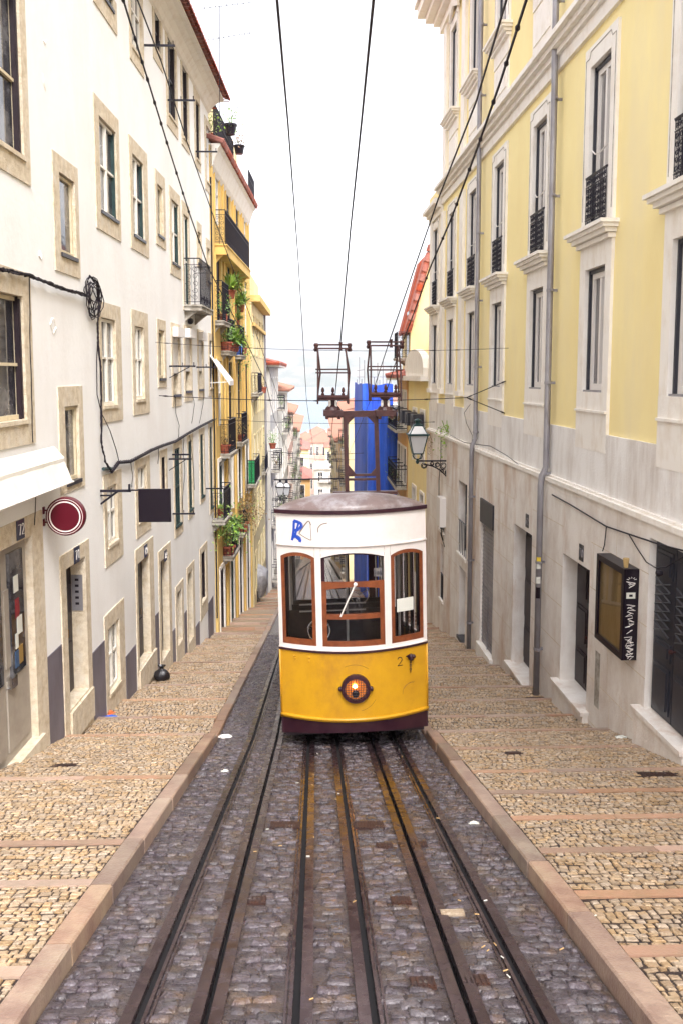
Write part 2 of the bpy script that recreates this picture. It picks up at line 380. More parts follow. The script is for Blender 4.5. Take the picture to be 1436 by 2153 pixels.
def xl_wall(Y): return LW.p0.x+LW.d.x/LW.d.y*(Y-LW.p0.y)-.02
def xr_wall(Y): return RW.p0.x+RW.d.x/RW.d.y*(Y-RW.p0.y)+.02
KW = .17
zl = lambda Y: zside(Y, BL)
zr = lambda Y: zside(Y, BR)
COVERS = []
def cov(x, y, w_, l_): p = onroad(x, y, KH); COVERS.append((p.x, p.y, w_, l_)); return p
def skipside(bands):
    def f(x, y):
        for b in bands:
            if abs(y-b) < .085: return True
        for (cx, cy, w_, l_) in COVERS:
            if abs(x-cx) < w_/2+.03 and abs(y-cy) < l_/2+.03: return True
        return False
    return f
cv = [(cov(*p), p) for p in [(138, 1608, .26, .17), (373, 1493, .28, .2), (1128, 1452, .36, .22), (1008, 1519, .2, .16), (1080, 1582, .2, .16), (1383, 1628, .42, .22)]]
stones('pavement', M['calcada'], M['grout'], xl_wall, lambda y: KL-KW-.01, 3.2, 27., zl, .078, .068, .016, .0075, .0075, skipside(BL), yend=205)
stones('pavement', M['calcada'], M['grout'], lambda y: KR+KW+.01, xr_wall, 3.2, 27., zr, .078, .068, .016, .0075, .0075, skipside(BR), yend=205)
# road with rails: setts skip the rail strips
STRIPS = [(-1.0, .085), (-.61, .10), (-.098, .085), (.30, .085), (.845, .10), (1.235, .085)]
def skiproad(x, y):
    return any(abs(x-c) < w_+.028 for c, w_ in STRIPS) or RNG.rand() < .03
stones('road', M['setts'], M['mortar'], lambda y: KL+.02, lambda y: KR-.02, 3.0, 27., zroad, .12, .082, .013, .0035, .014, skiproad, jit=.15, tilt=.009, basedrop=.011, yend=205, cuts=[(-1.005, -.96), (-.63, -.59), (-.138, -.093), (.295, .34), (.825, .865), (1.195, 1.24)])
# kerbs: long stones with a joint between
def kerb(x0, x1, seed):
    rr = random.Random(seed); mb = MB(); y = 2.6
    while y < 60:
        l = 1.05+rr.random()*.5; y2 = y+l
        if y < YB < y2: y2 = YB
        dz = -.09 if y > YB-.01 else 0
        g = .007; t = .008*rr.random()
        j = rr.uniform(-.006, .006)
        vs = []
        for yy in (y+g, y2-g):
            z = zroad(yy)+KH+dz+.012+t
            vs += [(x0+j, yy, z-.3), (x0+j, yy, z-.014), (x0+j+.014, yy, z), (x1+j-.014, yy, z), (x1+j, yy, z-.014), (x1+j, yy, z-.3)]
        fs = [(i, i+1, i+7, i+6) for i in range(5)]+[(0, 1, 2, 3, 4, 5), (11, 10, 9, 8, 7, 6)]
        mb.add(vs, fs); y = y2
    return mb
tag(kerb(KL-KW, KL, 3).build('kerb', M['kerb']), kind='structure')
tag(kerb(KR, KR+KW, 5).build('kerb', M['kerb']), kind='structure')
for nm, bands, xa, xb, zf in (('pavement_bands', BL, lambda y: xl_wall(y), lambda y: KL-KW-.005, zl), ('pavement_bands', BR, lambda y: KR+KW+.005, xr_wall, zr)):
    mb = MB(); rr = random.Random(2)
    for b in bands:
        if b > 60: continue
        x = xa(b); xe = xb(b)
        while x < xe-.05:
            x2 = min(xe, x+.7+rr.random()*.7); z = zf(b-.06)+.004+rr.random()*.004
            if xe-x2 < .25: x2 = xe
            s = zroad(b+.07)-zroad(b-.07)
            vs = [(x+.003, b-.07, z-.12), (x2-.003, b-.07, z-.12), (x2-.003, b+.07, z-.12+s), (x+.003, b+.07, z-.12+s), (x+.003, b-.07, z), (x2-.003, b-.07, z), (x2-.003, b+.07, z+s), (x+.003, b+.07, z+s)]
            mb.add(vs, [(4, 5, 6, 7), (0, 1, 5, 4), (1, 2, 6, 5), (2, 3, 7, 6), (3, 0, 4, 7)]); x = x2
    tag(mb.build(nm, M['bandm']), kind='structure')
# covers
covl = ['small dark iron cover in the left pavement near the shop door', 'small dark iron drain cover on the left pavement beside the low window', 'long iron grate at the foot of the near drainpipe on the right', 'small square iron cover in the right pavement, farther of the two near the kerb', 'small square iron cover in the right pavement, nearer of the two near the kerb', 'wide iron grate in the right pavement below the double door']
for (p, a), lb in zip(cv, covl):
    mb = MB(); x, y = p.x, p.y; zf = zl if x < 0 else zr; w_, l_ = a[2]/2, a[3]/2
    fz = lambda X, Y, Z, x=x, y=y, zf=zf: (x+X, y+Y, zf(y)+(-.251 if y < YB else -.12)*Y+Z)
    mb.box(fz, -w_, w_, -l_, l_, -.03, -.004)
    for k in range(9): xx = -w_+.03+(2*w_-.06)*k/8; mb.box(fz, xx-.008, xx+.008, -l_+.02, l_-.02, -.003, .004)
    tag(mb.build('iron_cover', M['railside'], loc=(x, y, zf(y))), lb, 'drain cover', 'iron covers in the pavements')
# rails and cable slots
def rail_profile(x, kind, side=1):
    mb = MB(); mv = MB(); ys = lin(2.4, YB, 14)+lin(YB+2, 120, 40)
    def strip(m, xa, xb, za, zb):
        vs = []
        for y in ys: z = zroad(y); vs += [(xa, y, z+za), (xb, y, z+za), (xb, y, z+zb), (xa, y, z+zb)]
        fs = []
        for i in range(len(ys)-1):
            a = i*4; fs += [(a+k, a+(k+1) % 4, a+4+(k+1) % 4, a+4+k) for k in range(4)]
        fs += [(0, 1, 2, 3), (len(vs)-1, len(vs)-2, len(vs)-3, len(vs)-4)]
        m.add(vs, fs)
    if kind == 'rail':
        s = side
        strip(mb, *sorted((x-s*.075, x-s*.005)), -.06, .016); strip(mb, *sorted((x+s*.04, x+s*.062)), -.06, .010)
        strip(mb, *sorted((x+s*.075, x+s*.088)), -.06, .003)
        strip(mv, x-s*.005 if s > 0 else x-.04, x+.04 if s > 0 else x+.005, -.07, -.028)
    else:
        strip(mb, x-.092, x-.020, -.06, .014); strip(mb, x+.020, x+.092, -.06, .014)
        strip(mv, x-.020, x+.020, -.09, -.075)
    return mb, mv
for x, k, s, lb in [(-1.0, 'rail', 1, 'leftmost wet steel tram rail, nearest the left kerb'), (-.61, 'slot', 1, 'cable slot between the two left hand rails, open dark gap between steel beams'), (-.098, 'rail', -1, 'wet steel rail left of the middle strip, running under the tram at left'),
                    (.30, 'rail', 1, 'wet steel rail right of the middle strip, running under the tram'), (.845, 'slot', 1, 'cable slot between the two right hand rails, dark gap running under the yellow tram'), (1.235, 'rail', -1, 'rightmost wet steel tram rail with cigarette ends in its groove')]:
    a, b = rail_profile(x, k, s); t = thing('tram_rail' if k == 'rail' else 'cable_slot', lb, 'tram rail' if k == 'rail' else 'cable slot', (x, 4, zroad(4)), 'rails and slots of the funicular track')
    a.build('rail_head' if k == 'rail' else 'steel_beam', M['steel'], t); b.build('groove', M['void'], t)
# slotted drain plates beside the right hand cable slot and others
gd = [(540, 1893, 'small slotted drain plate left of the leftmost inner rail'), (842, 1893, 'slotted drain plate left of the right cable slot, nearer pair'), (888, 2066, 'nearest slotted drain plate with pale stones in its slots'), (1000, 2062, 'faint slotted drain plate just right of the right cable slot at the bottom'), (808, 1778, 'slotted drain plate left of the right cable slot, mid distance'), (880, 1775, 'slotted drain plate right of the right cable slot, mid distance'), (600, 1735, 'square ribbed iron hatch beside the left inner rail'), (775, 1735, 'square ribbed iron hatch between the right hand rails')]
for x, y, lb in gd:
    p = onroad(x, y); mb = MB(); big = 'square' in lb; w_, l_ = (.15, .12) if big else (.075, .07)
    fz = lambda X, Y, Z, p=p: (p.x+X, p.y+Y, zroad(p.y)-.251*Y+Z)
    mb.box(fz, -w_, w_, -l_, l_, -.02, .006); n = 11 if big else 5
    for k in range(n): xx = -w_+.012+(2*w_-.024)*k/(n-1); mb.box(fz, xx-.006, xx+.006, -l_+.01, l_-.01, .006, .014)
    tag(mb.build('drain_plate', M['railside'], loc=p), lb, 'drain plate', 'small plates in the road')

# ================================================================ BUILDINGS
def wall_sheet(mb, W, u0, u1, v0, v1, holes, d=0.):
    us = sorted(set([u0, u1]+[min(max(h[k], u0), u1) for h in holes for k in (0, 1)]))
    vs = sorted(set([v0, v1]+[min(max(h[k], v0), v1) for h in holes for k in (2, 3)]))
    for a, b in zip(us, us[1:]):
        if b-a < 1e-5: continue
        for c, e in zip(vs, vs[1:]):
            if e-c < 1e-5: continue
            mu, mv = (a+b)/2, (c+e)/2
            if any(h[0] < mu < h[1] and h[2] < mv < h[3] for h in holes): continue
            mb.quad(W.pt(a, c, d), W.pt(b, c, d), W.pt(b, e, d), W.pt(a, e, d))
def shell(mb, W, u0, u1, v0, v1, depth, d=0., near=True):
    P = W.pt
    if near: mb.quad(P(u0, v0, d), P(u0, v0, -depth), P(u0, v1, -depth), P(u0, v1, d))
    mb.quad(P(u1, v0, d), P(u1, v0, -depth), P(u1, v1, -depth), P(u1, v1, d))
    mb.quad(P(u0, v0, -depth), P(u1, v0, -depth), P(u1, v1, -depth), P(u0, v1, -depth))
    mb.quad(P(u0, v1, d-.02), P(u1, v1, d-.02), P(u1, v1, -depth), P(u0, v1, -depth))
def casement(W, par, u0, u1, v0, v1, d, wood, gl, mull=1, trans=(.5,), fw=.05):
    mb = MB(); P = W.pt; b = lambda a0, a1, b0, b1, e=.0: mb.box(P, a0, a1, b0, b1, d-.02, d+.03+e)
    b(u0, u0+fw, v0, v1); b(u1-fw, u1, v0, v1); b(u0+fw, u1-fw, v0, v0+fw*1.2); b(u0+fw, u1-fw, v1-fw, v1)
    for k in range(mull): c = u0+(u1-u0)*(k+1)/(mull+1); b(c-.035, c+.035, v0+fw*1.2, v1-fw, .012)
    for t in trans: c = v0+(v1-v0)*t; b(u0+fw, u1-fw, c-.02, c+.02, .006)
    mb.build('frame', wood, par)
    g = MB(); g.box(P, u0+.01, u1-.01, v0+.01, v1-.01, d-.035, d-.006); g.build('pane', gl, par)
def win_left(W, bld, s, o, style='w', dep=.2, step=False):
    """stone-framed opening: s = outer stone rectangle, o = opening rectangle (u0,u1,v0,v1)"""
    P = W.pt; a0, a1, b0, b1 = s; u0, u1, v0, v1 = o
    a0 = min(a0, u0-.04); a1 = max(a1, u1+.04); b1 = max(b1, v1+.05)
    mb = MB(); pr = .02
    bot = b0 < v0-.03
    mb.box(P, a0, u0, b0, b1, -dep-.06, pr); mb.box(P, u1, a1, b0, b1, -dep-.06, pr)
    mb.box(P, u0, u1, v1, b1, -dep-.06, pr-.002)
    if bot: mb.box(P, u0, u1, b0, v0, -dep-.06, pr-.002)
    isdoor = style in ('door', 'shop', 'bluedoor', 'greendoor')
    w_ = mb.build('door' if isdoor else 'window', M['stone_l'], bld)
    iv = .012
    if style == 'w': casement(W, w_, u0, u1, v0+iv, v1-iv, -.065, M['white_wood'], M['glass'])
    elif style == 'c': casement(W, w_, u0, u1, v0+iv, v1-iv, -.10, M['cream_wood'], M['glass'], trans=(.45,))
    elif style == 'n': casement(W, w_, u0, u1, v0+iv, v1-iv, -.06, M['cream_wood'], M['glass'], mull=0, trans=())
    elif style == 's': casement(W, w_, u0, u1, v0+iv, v1-iv, -.065, M['white_wood'], M['glass'], mull=1, trans=(.55,))
    elif style == 'dk': casement(W, w_, u0, u1, v0+iv, v1-iv, -.09, M['dark_wood'], M['glass'])
    elif style == 'g': casement(W, w_, u0, u1, v0+iv, v1-iv, -.045, M['green_wood'], M['glass'])
    elif style == 'b':
        m = MB(); n = 26
        for k in range(n):
            c0 = v1-.02-(v1-v0)*.62*k/n; m.box(P, u0, u1, c0-(v1-v0)*.62/n+.006, c0, -.035, -.02)
        m.build('roller_blind', M['offwhite'], w_)
        m = MB(); m.box(P, u0-.02, u1+.02, v1-.02, v1+.22, .01, .16); m.build('blind_box', M['offwhite'], w_)
        casement(W, w_, u0, u1, v0+iv, v1-iv, -dep, M['white_wood'], M['glass'])
    elif isdoor:
        dm = {'door': M['dark_wood'], 'shop': M['beige_metal'], 'bluedoor': M['cloth_b'], 'greendoor': M['green_wood']}[style]
        d = -dep+.02
        m = MB(); m.box(P, u0, u1, v0, v1, d-.05, d)
        for q in (0, 1):
            c0 = u0+.07+(u1-u0-.05)/2*q; c1 = c0+(u1-u0)/2-.13
            for (e0, e1) in ((.05, .38), (.44, .80)): m.box(P, c0, c1, v0+(v1-v0)*e0, v0+(v1-v0)*e1, d, d+.02)
        leaf = m.build('door_leaf', dm, w_)
        m = MB(); m.tube([P((u0+u1)/2+.05, v0+1.0, d), P((u0+u1)/2+.05, v0+1.0, d+.07), P((u0+u1)/2+.05, v0+1.14, d+.07)], .012); m.build('handle', M['chrome'], w_)
    if style in ('w', 'c', 'n', 's', 'g', 'dk', 'b'):
        m = MB(); m.box(P, u0-.02, u1+.02, v0-.05, v0+.008, -dep, .045); m.build('sill', M['slate'] if style in ('n', 'b', 'w') else M['green_wood'] if style == 'g' else M['stone_l'], w_)
        if style in ('w', 'c', 'dk'):
            m = MB(); m.box(P, u1-.05, u1-.012, v0+.02, v1-.03, -.10, -.015)
            for k in range(3): c = v0+(v1-v0)*(k+.5)/3; m.box(P, u1-.062, u1-.05, c-.2*(v1-v0)/1.2, c+.2*(v1-v0)/1.2, -.09, -.03)
            m.build('shutter', M['dark_wood'] if style != 'w' else M['green_wood'], w_)
    return w_
def fil(mb, f, u0, u1, v0, v1, r=.007, cell=.13):
    """wrought-iron scrollwork panel, f(u,v)"""
    n = max(1, round((u1-u0)/cell)); m = max(1, round((v1-v0)/cell)); cw = (u1-u0)/n; ch = (v1-v0)/m
    for i in range(n):
        for j in range(m):
            cx, cy = u0+cw*(i+.5), v0+ch*(j+.5); q = min(cw, ch)*.44
            pts = []
            for k in range(9):
                a = 2*math.pi*k/8*1.1+(i+j)*1.57; rr = q*(1-.07*k)
                pts.append(f(cx+rr*math.cos(a), cy+rr*math.sin(a)))
            mb.tube(pts, r, 4)
    for i in range(n+1): mb.tube([f(u0+cw*i, v0), f(u0+cw*i, v1)], r*.9, 4)
# ------------------------------------------------ white house, left
UL1 = LW.uv(450, 1000)[0]
ZB = -14.
lb = thing('apartment_building', 'long white stucco house with stone-framed windows, nearest on the left side', 'building', LW.pt(0, -5.3, -.0))
S_ = []
def addw(sxl, sxr, syt, syb, oxl, oxr, oyt, oyb, st):
    s = LW.rect(sxl, sxr, syt, syb); o = LW.rect(oxl, oxr, oyt, oyb); S_.append((s, o, st))
for a in [(195, 243, -60, 0, 206, 236, -48, -26, 'w'), (271, 300, -75, 118, 275, 297, -60, 92, 's'), (321, 341, -10, 118, 325, 337, 8, 98, 'dk'), (349, 372, 38, 258, 353, 369, 66, 236, 'dk'),
          (381, 397, 110, 300, 384, 395, 132, 284, 'dk'), (409, 421, 182, 345, 412, 420, 208, 330, 'dk'), (431, 443, 243, 395, 434, 442, 262, 378, 'dk'),
          (-60, 54, -120, 350, -48, 41, -90, 282, 'c'),
          (112, 164, 317, 566, 125, 157, 362, 530, 'n'), (199, 250, 198, 476, 209, 244, 244, 440, 'w'), (273, 310, 285, 519, 279, 302, 323, 491, 'w'), (327, 347, 355, 511, 331, 343, 386, 491, 'n'),
          (357, 379, 390, 574, 361, 376, 418, 550, 'w'), (384, 399, 422, 650, 387, 397, 450, 640, 'w'), (414, 424, 464, 560, 416, 423, 485, 552, 'n'), (434, 443, 500, 600, 436, 442, 520, 590, 'n'),
          (-70, 68, 570, 958, -60, 51, 610, 908, 'c'), (124, 175, 813, 1043, 137, 166, 855, 1018, 'n'), (210, 255, 633, 891, 214, 244, 667, 855, 's'), (278, 312, 650, 874, 284, 303, 685, 841, 's'),
          (331, 349, 670, 815, 334, 346, 693, 796, 'n'), (361, 380, 678, 856, 364, 378, 706, 831, 'b'), (387, 404, 682, 845, 390, 402, 708, 823, 'b'), (416, 429, 692, 840, 418, 427, 714, 819, 'b'), (439, 448, 700, 833, 441, 447, 715, 815, 'dk'),
          (219, 257, 1000, 1197, 225, 247, 1025, 1150, 's'), (285, 316, 968, 1135, 290, 309, 984, 1098, 's'), (337, 352, 948, 1060, 340, 349, 962, 1050, 'dk'), (366, 384, 930, 1135, 368, 380, 944, 1110, 'g'),
          (395, 407, 915, 1095, 397, 405, 928, 1075, 'g'), (420, 431, 902, 1062, 422, 429, 914, 1047, 'g'), (440, 449, 890, 1085, 442, 448, 898, 1070, 'g'),
          (222, 264, 1294, 1560, 228, 252, 1322, 1464, 's'), (421, 437, 1154, 1310, 424, 433, 1164, 1270, 'dk'),
          (-60, 97, 1103, 1636, -40, 74, 1160, 1615, 'shop'), (131, 192, 1167, 1545, 142, 183, 1194, 1500, 'door'), (287, 325, 1155, 1436, 291, 316, 1184, 1410, 'door'),
          (335, 361, 1159, 1405, 339, 356, 1179, 1395, 'door'), (370, 387, 1234, 1380, 373, 383, 1247, 1361, 'bluedoor'), (394, 410, 1194, 1362, 396, 406, 1207, 1357, 'greendoor')]: addw(*a)
# the shop door: opening heights read at its far side
def fixrow(i, oyt, ox, oyb, syt, sx, syb):
    s, o, st = S_[i]; S_[i] = ((s[0], s[1], LW.uv(sx, syb)[1], LW.uv(sx, syt)[1]), (o[0], o[1], LW.uv(ox, oyb)[1], LW.uv(ox, oyt)[1]), st)
fixrow(34, 1122, 72, 1560, 1067, 97, 1578)
fixrow(7, -20, 41, 326, -90, 54, 386)
fixrow(16, 625, 51, 883, 578, 68, 932)
holes = [(o[0]-.03, o[1]+.03, o[2]-(.03 if o[2]-s[2] > .03 else 0), o[3]+.03) for s, o, st in S_]
mb = MB(); wall_sheet(mb, LW, -14, UL1, ZB, 8.15, holes); mb.build('wall', M['stucco'], lb, recalc=False)
mb = MB(); shell(mb, LW, -14, UL1, ZB, 8.15, 9); mb.build('rear_wall', M['stucco'], lb, recalc=False)
for s, o, st in S_:
    deep = (.25 if o[0] < 3 else .17) if 'door' in st or st == 'shop' else .2
    if 'door' in st: s = (s[0], s[1], o[2]-1.0, s[3])
    if st == 'shop': deep = .10
    win_left(LW, lb, s, o, st, deep)
# shop door glazing, papers and handle
s, o, st = S_[34]; P = LW.pt
mb = MB(); d = -.08
um = (o[0]+o[1])/2+.05
for (a, b) in ((o[0]+.2, um-.16), (um+.14, o[1]-.22)):
    mb.box(P, a, b, o[2]+1.12, o[3]-.12, d+.0, d+.045)
mb.build('door_glass', M['glass'], lb)
mb = MB(); rr = random.Random(4)
for k, (q, e, w_, h_, m_) in enumerate([(.20, 2.2, .16, .22, 0), (.22, 1.85, .13, .26, 2), (.30, 1.62, .17, .24, 0), (.16, 1.45, .09, .20, 0), (.14, 1.2, .12, .22, 1), (.30, 1.22, .14, .24, 3), (.24, 1.9, .1, .15, 2)]):
    u = um+.16+q*.8; m = MB(); m.box(P, u-w_/2, u+w_/2, o[2]+e, o[2]+e+h_, d+.047, d+.050+.001*k)
    m.build('notice', [M['paper'], M['n_blue'], M['n_red'], M['n_yel']][m_], lb)
mb.box(P, um+.02, um+.16, o[2]+1.0, o[2]+1.14, d, d+.09); mb.build('door_handle', M['chrome'], lb)
# house numbers
FONT = {'7': [((0, 1), (1, 1), (.4, 0))], '2': [((0, .8), (.3, 1), (.8, .95), (.95, .7), (0, 0), (1, 0))], '1': [((.3, .8), (.6, 1), (.6, 0))], '0': [((.5, 1), (.95, .75), (.95, .25), (.5, 0), (.05, .25), (.05, .75), (.5, 1))],
        '6': [((.9, .95), (.3, .75), (.05, .3), (.5, 0), (.95, .3), (.5, .55), (.1, .4))], '9': [((.9, .6), (.5, .45), (.1, .7), (.5, 1), (.95, .7), (.6, 0))], '5': [((.9, 1), (.15, 1), (.1, .55), (.7, .6), (.95, .3), (.5, 0), (.05, .1))]}
def glyphs(mb, f, txt, u, v, h, r, gap=.25, flip=1):
    for ch in txt:
        for st in FONT.get(ch, []): mb.tube([f(u+flip*p[0]*h*.55, v+p[1]*h) for p in st], r, 4)
        u += flip*h*(.55+gap)
for x, y, t in [(40, 1113, '72'), (159, 1166, '71'), (305, 1158, '69'), (347, 1168, '67'), (402, 1203, '')]:
    if not t: continue
    u, v = LW.uv(x, y); m = MB(); m.box(P, u-.13, u+.13, v-.13, v+.13, .018, .032); q = m.build('number_plate', M['enamel_blue'], lb)
    m = MB(); glyphs(m, lambda a, b: P(a, b, .036), t, u-.085, v-.07, .14, .0065); m.build('number', M['offwhite'], q)
for a in ([(92, 85), (94, 92), (96, 86)], [(90, 155), (92, 175), (96, 190)], [(110, 668), (106, 682), (112, 702), (118, 688), (113, 670)], [(84, 528), (82, 538), (87, 545), (87, 532)]):
    m = MB(); m.tube([LW.pt(*LW.uv(x, y), .004) for x, y in a], .012, 5); m.build('plaster_scar', M['trim'], lb)
# plinth (grey paint, level top in each bay)
pl = MB()
for xa, xb, xt, yt in [(99, 130, 99, 1383), (193, 221, 193, 1375), (265, 286, 265, 1381), (326, 334, 326, 1296), (362, 369, 362, 1330), (388, 393, 388, 1290), (411, 420, 411, 1320), (438, 449, 438, 1270)]:
    u0, v1 = LW.uv(xt, yt); u1 = LW.uv(xb, yt)[0]
    pl.box(P, u0, u1, ZB, v1, -.01, .014)
pl.build('plinth', M['plinth'], lb)
# door steps
for (x0, x1, y0) in [(146, 190, 1500), (291, 325, 1412)]:
    u0, v0 = LW.uv(x0, y0); u1 = LW.uv(x1, y0)[0]
    m = MB(); m.box(P, u0, u1+.1, v0-.5, v0, -.3, .06); m.build('doorstep', M['stone_l'], lb)
u0, u1 = -1.9, LW.uv(88, 1560)[0]; v0 = S_[34][1][2]
m = MB(); m.box(P, -6, u1, v0-.6, v0+.006, -.3, .07); m.build('doorstep', M['stone_l'], lb)
# door-bell panel in the reveal of door 71, low hatch
u1, v1 = LW.uv(180, 1205); m = MB(); m.box(P, S_[35][1][1]-.014, S_[35][1][1]+.01, v1-.62, v1-.02, -.22, -.04); q = m.build('bell_panel', M['pipe'], lb)
m = MB()
for k in range(5): m.box(P, S_[35][1][1]-.018, S_[35][1][1]-.013, v1-.12-.1*k, v1-.08-.1*k, -.16, -.10)
m.build('button', M['black'], q)
# cornice cove + tiles
m = MB()
pr = [(0.0, 8.15), (.06, 8.2), (.12, 8.3), (.22, 8.42), (.36, 8.5), (.5, 8.52), (.5, 8.58), (-.3, 8.58)]
vs = []
for u in lin(-14, UL1, 2): vs += [LW.pt(u, z, d_) for d_, z in pr]
n = len(pr); m.add(vs, [(i, i+1, n+i+1, n+i) for i in range(n-1)]+[tuple(range(n)), tuple(range(n, 2*n))[::-1]]); m.build('cornice', M['trim'], lb, smooth=False)
m = MB(); u = 0.
while u < UL1:
    for e in range(2):
        a = []
        for k in range(7):
            an = math.pi*k/6; a.append((u+.11-.11*math.cos(an)*1.0, 8.60+.075*math.sin(an)))
        d0, d1 = (.02, .68) if e == 0 else (-.75, .05)
        dz = 0 if e == 0 else .30
        vs = [LW.pt(x, z+dz*.0, d1) for x, z in a]+[LW.pt(x, z+(.30 if e == 0 else .62)*1.0, d0) for x, z in a]
        if e == 1: vs = [LW.pt(x, z+.27, d1) for x, z in a]+[LW.pt(x, z+.62, d0) for x, z in a]
        m.add(vs, [(i, i+1, 8+i, 7+i) for i in range(6)]+[tuple(range(7))])
    m.box(LW.pt, u+.2, u+.24, 8.585, 8.60, -.3, .64)
    u += .225
m.build('roof_tiles', M['tile'], lb, recalc=False)
m = MB(); m.quad(LW.pt(-14, 8.59, .6), LW.pt(UL1, 8.59, .6), LW.pt(UL1, 11, -4.5), LW.pt(-14, 11, -4.5)); m.quad(LW.pt(-14, 8.15, -9), LW.pt(UL1, 8.15, -9), LW.pt(UL1, 11, -4.5), LW.pt(-14, 11, -4.5))
m.add([LW.pt(UL1-.01, 8.3, .3), LW.pt(UL1-.01, 8.3, -9), LW.pt(UL1-.01, 10.98, -4.5)], [(0, 1, 2)])
m.build('roof', M['tile'], lb, recalc=False)

# ------------------------------------------------ balconies, pots and plants
def balcony(W, par, u0, u1, vs, proj, h=1.0, slab=.16, iron=True, mt=None, panel=None, slabmat=None):
    m = MB(); m.box(W.pt, u0, u1, vs-slab, vs, -.02, proj+.04); m.box(W.pt, u0-.03, u1+.03, vs-.05, vs-.012, 0, proj+.07)
    b = m.build('balcony', slabmat or M['concrete'], par)
    for k in (u0+.12, u1-.2):
        mm = MB(); mm.prism(lambda a, e, c, k=k: W.pt(k+c, e, a), [(0, vs-slab), (proj*.8, vs-slab), (proj*.5, vs-slab-.10), (0, vs-slab-.28)], 0, .1); mm.build('bracket', slabmat or M['concrete'], b)
    r = MB(); mt = mt or M['iron']; q = .0
    for z in (vs+h, vs+h*.86, vs+.07):
        rr = .017 if z == vs+h else .010
        r.tube([W.pt(u0+.03, z, q), W.pt(u0+.03, z, proj), W.pt(u1-.03, z, proj), W.pt(u1-.03, z, q)], rr, 5)
    def side(f, L, dense):
        n = max(2, int(L/dense))
        for k in range(n+1): r.tube([f(L*k/n, vs), f(L*k/n, vs+h)], .008, 4)
    side(lambda t, z: W.pt(u0+.03, z, t), proj, .14); side(lambda t, z: W.pt(u1-.03, z, t), proj, .14); side(lambda t, z: W.pt(u0+.03+t, z, proj), u1-u0-.06, .11)
    fil(r, lambda a, z: W.pt(u0+.03, z, a), .04, proj-.03, vs+.1, vs+h*.84, .006, .18)
    fil(r, lambda a, z: W.pt(a, z, proj), u0+.06, u1-.06, vs+.08, vs+.28, .006, .15)
    r.build('railing', mt, b)
    if panel:
        p = MB(); p.box(W.pt, u0+.05, u1-.05, vs+.02, vs+h-.02, proj-.03, proj-.022); p.box(W.pt, u0+.04, u0+.048, vs+.02, vs+h-.02, .02, proj-.03); p.build('screen', panel, b)
    return b
def balc_px(W, par, xw, xn, xf, yr, ys, **k):
    ym = (yr+ys)/2; u0 = W.uv(xw, ym)[0]; Y = W.pt(u0, 0)[1]
    q = atY(xn, ym, Y); proj = abs(q.x-W.pt(u0, 0)[0])
    u1 = W.uv(xf, ym, proj)[0]; vs = atY(xn, ys, Y).z; vr = atY(xn, yr, Y).z
    return balcony(W, par, u0, u1, vs, proj, h=vr-vs, **k), (u0, u1, vs, proj)
def plant(c, r, n, kind='spiky', m='leaf', seed=0, up=.6):
    rr = random.Random(seed); mb = MB(); c = Vector(c)
    for k in range(n):
        a = rr.uniform(0, 6.283)
        if kind == 'spiky':
            el = rr.uniform(.05, 1.35); L = r*rr.uniform(.7, 1.1); w_ = r*.05
            d = Vector((math.cos(a)*math.cos(el), math.sin(a)*math.cos(el), math.sin(el))); s = d.cross(Vector((0, 0, 1))).normalized()*w_
            p0, p1, p2 = c, c+d*L*.55, c+d*L-Vector((0, 0, L*.28))
            mb.add([p0-s, p0+s, p1+s, p1-s, p2], [(0, 1, 2, 3), (3, 2, 4)])
        else:
            p = c+Vector((rr.gauss(0, .42), rr.gauss(0, .42), rr.gauss(up, .42)))*r
            if kind == 'trail': p = c+Vector((rr.gauss(0, .3), rr.gauss(0, .3), -abs(rr.gauss(0, .9))+.3))*r
            s = min(r*rr.uniform(.07, .16), rr.uniform(.025, .06)); v1 = Vector((rr.gauss(0, 1), rr.gauss(0, 1), rr.gauss(0, 1))).normalized(); v2 = v1.orthogonal().normalized()
            mb.add([p-v1*s, p+v2*s*.5, p+v1*s, p-v2*s*.5], [(0, 1, 2, 3)])
    for k in range(5):
        a = rr.uniform(0, 6.28); mb.tube([c-Vector((0, 0, .05)), c+Vector((math.cos(a)*r*.3, math.sin(a)*r*.3, r*up))], r*.02, 4)
    return mb
def potted(loc, pr, phh, r, n, kind, m, label, seed, potm='terracotta', up=.6):
    t = thing('potted_plant', label, 'plant', loc, 'potted plants on the balconies')
    mb = MB(); mb.lathe(loc, [(pr*.7, 0), (pr*.95, phh*.85), (pr*1.08, phh*.85), (pr*1.08, phh), (pr*.9, phh), (pr*.85, phh*.9)], 12); mb.build('pot', M[potm], t)
    plant(Vector(loc)+Vector((0, 0, phh*.95)), r, n, kind, m, seed, up).build('foliage', M[m], t, recalc=False)
    return t
b, q = balc_px(LW, lb, 386, 421, 444, 543, 640)

